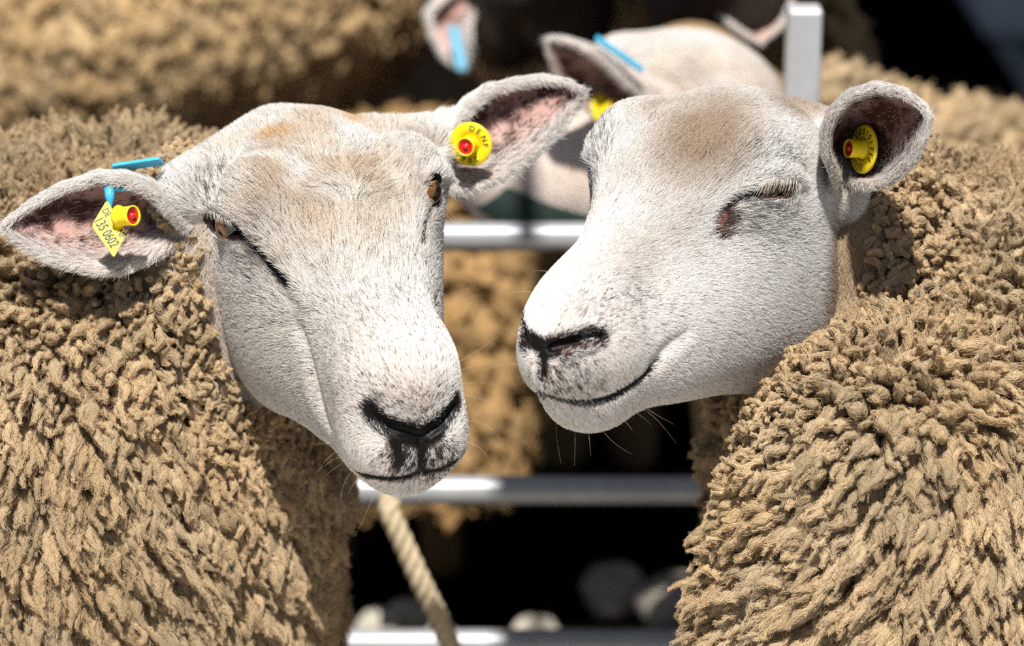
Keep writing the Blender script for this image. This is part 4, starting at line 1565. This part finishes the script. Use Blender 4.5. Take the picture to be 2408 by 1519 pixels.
# dark green band under the jaw of the white one behind the hurdle
MAT_GREEN = plain_mat('dark_green_webbing', (0.0012, 0.012, 0.0085), rough=0.8, var=0.2, scale=90)


def halter_band():
    p = c2w(smooth_poly(np.array([at(1060, 395, 2.42), at(1120, 440, 2.38), at(1185, 482, 2.35), at(1270, 520, 2.345), at(1370, 548, 2.36), at(1450, 560, 2.40)]), 40, 4))
    T = nrm(np.gradient(p, axis=0))
    up = nrm(np.cross(T, np.array([0, -1.0, 0.3])))
    out = np.cross(up, T)
    prof = [(-0.013, -0.002), (0.013, -0.002), (0.015, 0), (0.013, 0.002), (-0.013, 0.002), (-0.015, 0)]
    V = np.stack([p + up * a + out * b for a, b in prof], 1).reshape(-1, 3)
    o = mesh_obj('halter', V, fix_winding(V, grid_quads(len(p), len(prof), closed_v=True)), MAT_GREEN, parent=sheepD)
    o['label'] = 'dark green halter band'


halter_band()

# ------------------------------------------------------------------ ear tags
MAT_YEL = plain_mat('yellow_plastic', (0.86, 0.66, 0.012), rough=0.38, var=0.06, scale=120)
MAT_BLUE = plain_mat('blue_plastic', (0.055, 0.42, 0.66), rough=0.35, var=0.08, scale=120)
MAT_PALE = plain_mat('pale_blue_plastic', (0.16, 0.42, 0.56), rough=0.35, var=0.10, scale=60)
MAT_RED = plain_mat('red_plastic', (0.62, 0.012, 0.012), rough=0.25, var=0.1, scale=150, coat=0.4)
MAT_INK = plain_mat('black_print', (0.018, 0.02, 0.02), rough=0.5, var=0.2, scale=300)
MAT_TRACE = plain_mat('dark_red_mark', (0.16, 0.012, 0.01), rough=0.5, var=0.2, scale=300)


def frame_from(a, up=(0, 1, 0)):
    a = nrm(np.asarray(a, float))
    u = np.asarray(up, float)
    u = nrm(u - a * (u @ a))
    return np.cross(u, a), u, a       # x, y, z(axis)


def lathe(profile, nv=40):
    """[(r, z)] -> verts, quads (axis z)"""
    pr = np.array(profile, float)
    th = np.linspace(0, 2 * np.pi, nv, endpoint=False)
    V = np.stack([pr[:, :1] * np.cos(th), pr[:, :1] * np.sin(th), pr[:, 1:] * np.ones(nv)], -1)
    return V.reshape(-1, 3), grid_quads(len(pr), nv, closed_v=True)


def place(V, fr, c):
    return c2w(V[:, :1] * fr[0] + V[:, 1:2] * fr[1] + V[:, 2:] * fr[2] + np.asarray(c))


def child_mesh(name, V, Q, mat, parent, smooth=True, bevel=0.0):
    o = mesh_obj(name, V, Q, mat, parent=parent, smooth=smooth)
    sub_of(o, parent)
    if bevel:
        b = o.modifiers.new('round_edges', 'BEVEL')
        b.width = bevel
        b.segments = 2
        b.limit_method = 'ANGLE'
    return o


_text_cache = {}


def text_shape(txt, extrude=0.012):
    """flat letters of unit height as verts / faces"""
    if txt not in _text_cache:
        cu = bpy.data.curves.new('letters', 'FONT')
        cu.body = txt
        cu.size = 1.0
        cu.extrude = extrude
        cu.offset = 0.018
        ob = bpy.data.objects.new('letters', cu)
        COL.objects.link(ob)
        dg = bpy.context.evaluated_depsgraph_get()
        me = bpy.data.meshes.new_from_object(ob.evaluated_get(dg))
        V = np.array([v.co[:] for v in me.vertices])
        F = [list(p.vertices) for p in me.polygons]
        bpy.data.objects.remove(ob, do_unlink=True)
        bpy.data.curves.remove(cu)
        bpy.data.meshes.remove(me)
        _text_cache[txt] = (V, F)
    return _text_cache[txt]


def merge(items):
    V, F, o = [], [], 0
    for v, f in items:
        V.append(v)
        F += [[i + o for i in q] for q in f]
        o += len(v)
    return np.concatenate(V), F


def prism(poly, z0, z1):
    n = len(poly)
    V = np.concatenate([np.c_[poly, np.full(n, z0)], np.c_[poly, np.full(n, z1)]])
    F = [list(range(n))[::-1], list(range(n, 2 * n))] + [[i, (i + 1) % n, n + (i + 1) % n, n + i] for i in range(n)]
    return V, F


def rounded(poly, r, k=5):
    out = []
    n = len(poly)
    poly = np.asarray(poly, float)
    for i in range(n):
        p, a, b = poly[i], poly[i - 1], poly[(i + 1) % n]
        da, db = nrm(a - p), nrm(b - p)
        for t in np.linspace(0, 1, k):
            out.append((p + da * r) * (1 - t) ** 2 + p * 2 * t * (1 - t) + (p + db * r) * t * t)
    return np.array(out)


def stud(parent, c, fr, r=0.0062, h=0.0115, red=True):
    """hollow yellow collar with a red plug"""
    V, Q = lathe([(0.001, 0), (r * 1.15, 0), (r * 1.02, h * 0.12), (r * 0.92, h * 0.3), (r, h * 0.85), (r * 1.03, h), (r * 0.86, h), (r * 0.84, h * 0.88), (0.0001, h * 0.88)])
    child_mesh('tag_stud', place(V, fr, c), fix_winding(V, Q), MAT_YEL, parent)
    if red:
        V, Q = lathe([(0.0001, h * 0.86), (r * 0.83, h * 0.86), (r * 0.83, h * 0.93), (r * 0.55, h * 0.955), (r * 0.5, h * 0.90), (r * 0.34, h * 0.9), (r * 0.3, h * 1.0), (r * 0.16, h * 1.07), (0.0001, h * 1.09)])
        child_mesh('red_plug', place(V, fr, c), fix_winding(V, Q), MAT_RED, parent)


def square_tag(sheep):
    d = 1.766
    P0, P1, P2, P3 = at(251, 471, d + 0.004), at(215, 531, d - 0.003), at(268, 607, d - 0.006), at(297, 549, d)
    e1 = nrm((P3 - P0) + (P2 - P1))
    e2 = (P1 - P0) + (P2 - P3)
    e2 = nrm(e2 - e1 * (e1 @ e2))
    n = np.cross(e1, e2)
    n = n if n[2] > 0 else -n
    c = (P0 + P1 + P2 + P3) / 4
    fr = (e1, -e2, n)
    loc2 = lambda p: np.array([(p - c) @ e1, -((p - c) @ e2)])
    poly = rounded([loc2(P0), loc2(P1), loc2(P2), loc2(P3)], 0.0022)
    V, F = prism(poly, -0.0007, 0.0007)
    o = bpy_mesh('ear_tag', place(V, fr, c), F, MAT_YEL, sheep)
    o['label'] = 'yellow square ear tag printed 135 0602'
    sub_of(o, sheep)
    items = []
    w = np.linalg.norm(P3 - P0)
    hh = np.linalg.norm(P1 - P0)
    for txt, x, y, s, sx in (('DE', -0.52, 0.10, 0.0062, 0.72), ('NF', 0.14, 0.13, 0.0062, 0.72), ('135', -0.40, -0.30, 0.0092, 0.62), ('0602', 0.0, -0.30, 0.0092, 0.62)):
        Vt, Ft = text_shape(txt)
        items.append((np.stack([Vt[:, 0] * s * sx + x * w, Vt[:, 1] * s + y * hh, Vt[:, 2] * 0.004 + 0.00075], -1), Ft))
    V, F = merge(items)
    bpy_mesh('lettering', place(V, fr, c), F, MAT_INK, o)
    sc = at(280, 509, d - 0.001)
    sfr = frame_from((0.80, 0.02, 0.60))
    stud(o, sc, sfr, r=0.0063, h=0.0125)
    for yy in (-0.45, 0.48):
        V, Q = box((-0.0003, -0.0004, 0.0035), (0.0003, 0.0004, 0.0075))
        a = math.radians(90)
        ang = math.asin(yy)
        V = V + np.array([0.0059 * math.cos(ang) * -0.75, 0.0059 * math.sin(ang), 0.0])
        child_mesh('stud_mark', place(V * np.array([1, 1, 1]), sfr, sc), fix_winding(V, Q), MAT_TRACE, o, smooth=False)


def bpy_mesh(name, V, F, mat, parent):
    o = mesh_obj(name, V, F, mat, parent=parent, smooth=False)
    sub_of(o, parent)
    return o


def round_tag(sheep, c, axis, R, label, letters=(), ticks=0, hole=0.45, r=0.0062, h=0.0115, sc=1.0):
    fr = frame_from(axis)
    t = 0.0011
    V, Q = lathe([(R * hole, -t), (R * 0.97, -t), (R, -t * 0.5), (R, t * 0.5), (R * 0.97, t), (R * hole, t), (R * hole, -t)], 56)
    o = child_mesh('ear_tag', place(V, fr, c), fix_winding(V, Q), MAT_YEL, sheep)
    o['label'] = label
    V, Q = lathe([(0.0001, -t * 0.9), (R * hole * 1.01, -t * 0.9), (R * hole * 1.01, -t * 0.2), (0.0001, -t * 0.2)], 40)
    child_mesh('tag_web', place(V, fr, c), fix_winding(V, Q), MAT_YEL, o)
    items = []
    for ch, ang in letters:
        Vt, Ft = text_shape(ch)
        s = R * 0.36
        ca, sa = math.cos(math.radians(ang)), math.sin(math.radians(ang))
        x = (Vt[:, 0] - Vt[:, 0].mean()) * s
        y = Vt[:, 1] * s + R * 0.60
        items.append((np.stack([x * sa + y * ca, -x * ca + y * sa, Vt[:, 2] * 0.004 + t + 0.0001], -1), Ft))
    for k in range(ticks):
        ang = math.radians(200 + k * 9)
        b, q = box((R * 0.6, -0.0002, t), (R * 0.92, 0.0002, t + 0.0002))
        b = np.stack([b[:, 0] * math.cos(ang) - b[:, 1] * math.sin(ang), b[:, 0] * math.sin(ang) + b[:, 1] * math.cos(ang), b[:, 2]], -1)
        items.append((b, q.tolist()))
    if items:
        V, F = merge(items)
        bpy_mesh('lettering', place(V, fr, c), F, MAT_INK, o)
    stud(o, np.asarray(c), fr, r=r, h=h)
    return o


def strip_tag(sheep, a, b, width, thick, normal, mat, label, name='ear_tag'):
    a, b = np.asarray(a), np.asarray(b)
    e1 = nrm(b - a)
    n = np.asarray(normal, float)
    n = nrm(n - e1 * (n @ e1))
    fr = (e1, np.cross(n, e1), n)
    L = np.linalg.norm(b - a)
    poly = rounded([(-L / 2, -width / 2), (L / 2, -width / 2), (L / 2, width / 2), (-L / 2, width / 2)], width * 0.2)
    V, F = prism(poly, -thick / 2, thick / 2)
    o = bpy_mesh(name, place(V, fr, (a + b) / 2), F, mat, sheep)
    o['label'] = label
    return o


square_tag(sheepL)
round_tag(sheepL, at(1107, 339, 1.850), (-0.30, -0.22, 0.92), 0.0145, 'round yellow ear tag with red plug',
          letters=(('D', 75), ('E', 50), ('N', 20), ('F', -5), ('0', 215), ('6', 240), ('0', 265), ('2', 290)), hole=0.42, r=0.0060)
round_tag(sheepR, at(2031, 351, 1.772), (-0.90, 0.03, 0.43), 0.0152, 'round yellow ear tag seen nearly edge on',
          letters=tuple(zip('DE0101711', range(120, -60, -20))), ticks=9, hole=0.5, r=0.0058, h=0.0115)
# blue tag clipped through the left sheep's ear: strip on top, point inside
bt = strip_tag(sheepL, at(268, 395, 1.800), at(381, 378, 1.792), 0.010, 0.0018, (0.05, 0.93, -0.30), MAT_BLUE, 'bright blue ear tag strip')
fr = frame_from((0.08, -1.0, 0.1), up=(0, 0, 1))
V, Q = lathe([(0.0001, 0.0), (0.0031, 0.0), (0.0031, 0.0065), (0.0024, 0.0085), (0.0001, 0.0145)], 20)
child_mesh('tag_point', place(V, fr, at(257, 440, 1.783)), fix_winding(V, Q), MAT_BLUE, bt)
V, Q = box((-0.011, -0.003, -0.0012), (0.011, 0.003, 0.0012))
child_mesh('tag_bar', place(V, frame_from((0.05, 0.95, 0.3)), at(285, 443, 1.787)), fix_winding(V, Q), MAT_BLUE, bt, bevel=0.0006)
# tags of the sheep behind
strip_tag(sheepD, at(1402, 89, 2.285), at(1511, 165, 2.30), 0.008, 0.0026, (0.45, 0.75, 0.5), MAT_BLUE, 'blue ear tag strip')
round_tag(sheepD, at(1420, 262, 2.318), (0.72, 0.25, 0.62), 0.0150, 'yellow ear tag half hidden by the near head', hole=0.4)
strip_tag(sheepC, at(1064, 62, 2.735), at(1086, 166, 2.725), 0.0115, 0.003, (0.45, 0.1, 0.9), MAT_PALE, 'pale blue ear tag strip')
strip_tag(sheepE, at(1700, -8, 2.55), at(1742, 2, 2.545), 0.010, 0.003, (0.1, 0.6, 0.8), MAT_YEL, 'yellow ear tag at the frame edge')
# point of the right sheep's tag showing behind the ear
V, Q = lathe([(0.0001, 0.0), (0.0015, 0.0), (0.0015, 0.003), (0.0001, 0.004)], 16)
o = child_mesh('tag_pin', place(V, frame_from((0.8, -0.5, 0.1)), at(2114, 408, 1.755)), fix_winding(V, Q), MAT_YEL, sheepR)

# ------------------------------------------------------------------ lashes and whiskers
lashes(headL, [(484, 499), (505, 494), (530, 500), (556, 517)], [(-0.5, -0.9, 0.3), (-0.1, -1, 0.3), (0.2, -1, 0.3)], 46, 0.0060, sheepL, off=0.0050, rad=0.00012, jit=0.22, lift=0.25)
lashes(headR, [(1778, 428), (1795, 418), (1815, 412), (1840, 414), (1868, 430)], [(-0.35, -1, 0.25), (0.0, -1, 0.25), (0.40, -0.95, 0.25)], 64, 0.0095, sheepR,
       off=0.0046, col=(0.80, 0.75, 0.64), rad=0.00014, jit=0.22, lift=0.22)


def whiskers(head, spots, parent, L=0.03, rad=0.00006):
    P, D = [], []
    for x, y, dx, dy, dz in spots:
        p = head.hit(np.array([float(x)]), np.array([float(y)]), head.base)[0]
        P.append(p)
        D.append(head.M.T @ nrm(np.array([dx, -dy, dz], float)))
    P, D = np.array(P), np.array(D)
    n = len(P)
    k = 8
    t = np.linspace(0, 1, k)
    S = np.empty((n, k, 3))
    LL = L * (0.5 + 0.8 * rng.random(n))
    bendv = rng.normal(size=(n, 3)) * 0.25 + (head.M.T @ np.array([0, -0.25, 0]))
    for j in range(k):
        S[:, j] = P + (D * t[j] + bendv * t[j] ** 2) * LL[:, None]
    R = rad * (1 - 0.75 * t)[None, :] * np.ones((n, 1))
    return curves_obj('whiskers', c2w(head.to_cam(S)), R, np.tile(np.array([[0.72, 0.62, 0.46]]), (n, 1)), MAT_HAIR, parent, k)


whiskers(headL, [(1076, 852, 1, -0.5, 0.1), (1079, 872, 1, -0.4, 0.0), (1084, 902, 1, -0.15, 0.1), (1088, 928, 1, 0.15, 0.0), (1092, 960, 1, -0.7, 0.1), (1098, 990, 1, -0.1, 0.0),
                 (1094, 1040, 1, 0.1, 0.2), (1080, 1072, 1, 0.4, 0.1), (800, 1060, -1, 0.15, 0.2), (806, 1072, -1, 0.25, 0.1), (815, 1084, -1, 0.5, 0.1), (835, 1102, -0.9, 0.7, 0.1),
                 (850, 1112, -0.8, 0.9, 0.2), (870, 1130, -0.6, 1, 0.1), (890, 1138, -0.4, 1, 0.1), (915, 1146, -0.2, 1, 0.2), (945, 1150, 0.0, 1, 0.2), (980, 1148, 0.2, 1, 0.1),
                 (785, 1040, -1, 0.05, 0.1), (500, 620, -1, 0.4, 0.4), (505, 640, -1, 0.7, 0.3), (1036, 480, 1, 0.5, 0.0), (1034, 495, 1, 0.7, 0.1), (1036, 510, 1, 0.8, 0.0)], sheepL, L=0.019)
whiskers(headR, [(1236, 800, -1, -0.5, 0.2), (1232, 840, -1, 0.2, 0.2), (1230, 860, -1, -0.3, 0.1), (1310, 975, -0.2, 1, 0.2), (1350, 995, 0.1, 1, 0.1), (1380, 1004, 0.3, 1, 0.1),
                 (1410, 1000, 0.5, 0.9, 0.1), (1455, 978, 0.8, 0.6, 0.2), (1480, 965, 1, 0.3, 0.2), (1500, 955, 1, 0.4, 0.3), (1505, 950, 1, 0.7, 0.2), (1255, 690, -1, -0.4, 0.0), (1300, 640, -1, -0.2, 0.0)],
         sheepR, L=0.020)

# ------------------------------------------------------------------ rope, trough, stones, tank
MAT_ROPE = plain_mat('rope_fibre', (0.46, 0.37, 0.24), rough=0.9, var=0.25, scale=300, bump=0.4)


def rope():
    pts = [at(918, 1150, 2.225), at(915, 1205, 2.215), at(945, 1270, 2.22), at(990, 1370, 2.23), at(1030, 1450, 2.25), at(1075, 1560, 2.28), at(1110, 1700, 2.34), at(1130, 1830, 2.40)]
    p = c2w(smooth_poly(np.array(pts), 160, 6))
    T = nrm(np.gradient(p, axis=0))
    A = nrm(np.cross(T, np.array([0, 1.0, 0.2])))
    B = np.cross(T, A)
    s = np.concatenate([[0], np.cumsum(np.linalg.norm(np.diff(p, axis=0), axis=1))])
    parts = []
    for k in range(3):
        a = s / 0.034 * 2 * np.pi + k * 2 * np.pi / 3
        q = p + 0.0042 * (np.cos(a)[:, None] * A + np.sin(a)[:, None] * B)
        V, Q = tube(q, 0.0047, 10)
        parts.append((V, fix_winding(V, Q), np.zeros(3)))
    V, Q, _ = join_parts(parts)
    o = mesh_obj('rope', V, Q, MAT_ROPE, origin=p[-1])
    tag(o, 'pale twisted rope hanging from the middle rail beside the left sheep', 'rope')


rope()

MAT_STONE = plain_mat('pale_stone', (0.52, 0.47, 0.38), rough=0.6, var=0.2, scale=40, bump=0.5)
first = None
for i, (px, py, sx, sy, sz, lab) in enumerate([
        (968, 1456, 0.030, 0.022, 0.024, 'pale stone beside the rope, the upper of two'),
        (890, 1484, 0.026, 0.022, 0.028, 'pale stone at the edge of the left sheep, below another'),
        (1035, 1518, 0.026, 0.022, 0.022, 'pale stone on the ground at the foot of the rope'),
        (1262, 1500, 0.026, 0.024, 0.024, 'pale stone behind the bottom rail, alone in the middle'),
        (1445, 1392, 0.036, 0.030, 0.030, 'dim stone in the dark gap, farther from the right sheep'),
        (1590, 1415, 0.044, 0.034, 0.034, 'dim stone in the dark gap, close to the right sheep')]):
    r = ray(float(px), float(py)) @ ROT.T
    tt = (sz * 0.7 - LOC[2]) / r[2]
    c = r * tt + LOC
    th = np.linspace(0.02, np.pi - 0.02, 22)
    ph = np.linspace(0, 2 * np.pi, 30, endpoint=False)
    U = np.stack([np.sin(th)[:, None] * np.cos(ph), np.sin(th)[:, None] * np.sin(ph), np.cos(th)[:, None] * np.ones(30)], -1).reshape(-1, 3)
    k = 0.75 + 0.5 * fbm(U + i * 3.1, 1.4, 60 + i)
    V = U * k[:, None] * np.array([sx, sy, sz]) + c
    o = mesh_obj('stone', V, fix_winding(V, grid_quads(22, 30, closed_v=True)), MAT_STONE, origin=np.array([c[0], c[1], 0.0]))
    tag(o, lab, 'stone', 'stones on the pen floor')

MAT_TANK = plain_mat('grey_tank', (0.42, 0.47, 0.50), rough=0.6, var=0.08, scale=8)


def tank():
    x0 = c2w(at(2262, 20, 5.2))
    V, Q = box((x0[0], 4.85, 0.10), (x0[0] + 0.9, 5.5, 0.95))
    o = mesh_obj('water_tank', V, fix_winding(V, Q), MAT_TANK, smooth=False, origin=np.array([x0[0] + 0.45, 5.2, 0.0]))
    b = o.modifiers.new('round_edges', 'BEVEL')
    b.width = 0.05
    b.segments = 4
    tag(o, 'grey box tank far behind at the top right corner', 'tank')
    sub_of(o, o)
    for dx in (0.1, 0.75):
        V, Q = box((x0[0] + dx, 4.9, 0.0), (x0[0] + dx + 0.06, 5.45, 0.10))
        mesh_obj('foot', V, fix_winding(V, Q), MAT_TANK, parent=o, smooth=False)


tank()


# working arrays are no longer needed
import gc
for h_ in (headL, headR, hD, hC, hE):
    h_.V = h_.Q = h_.N = None
del torsoL, torsoR, torsoC, torsoD, torsoE, gx, gy, gp
gc.collect()
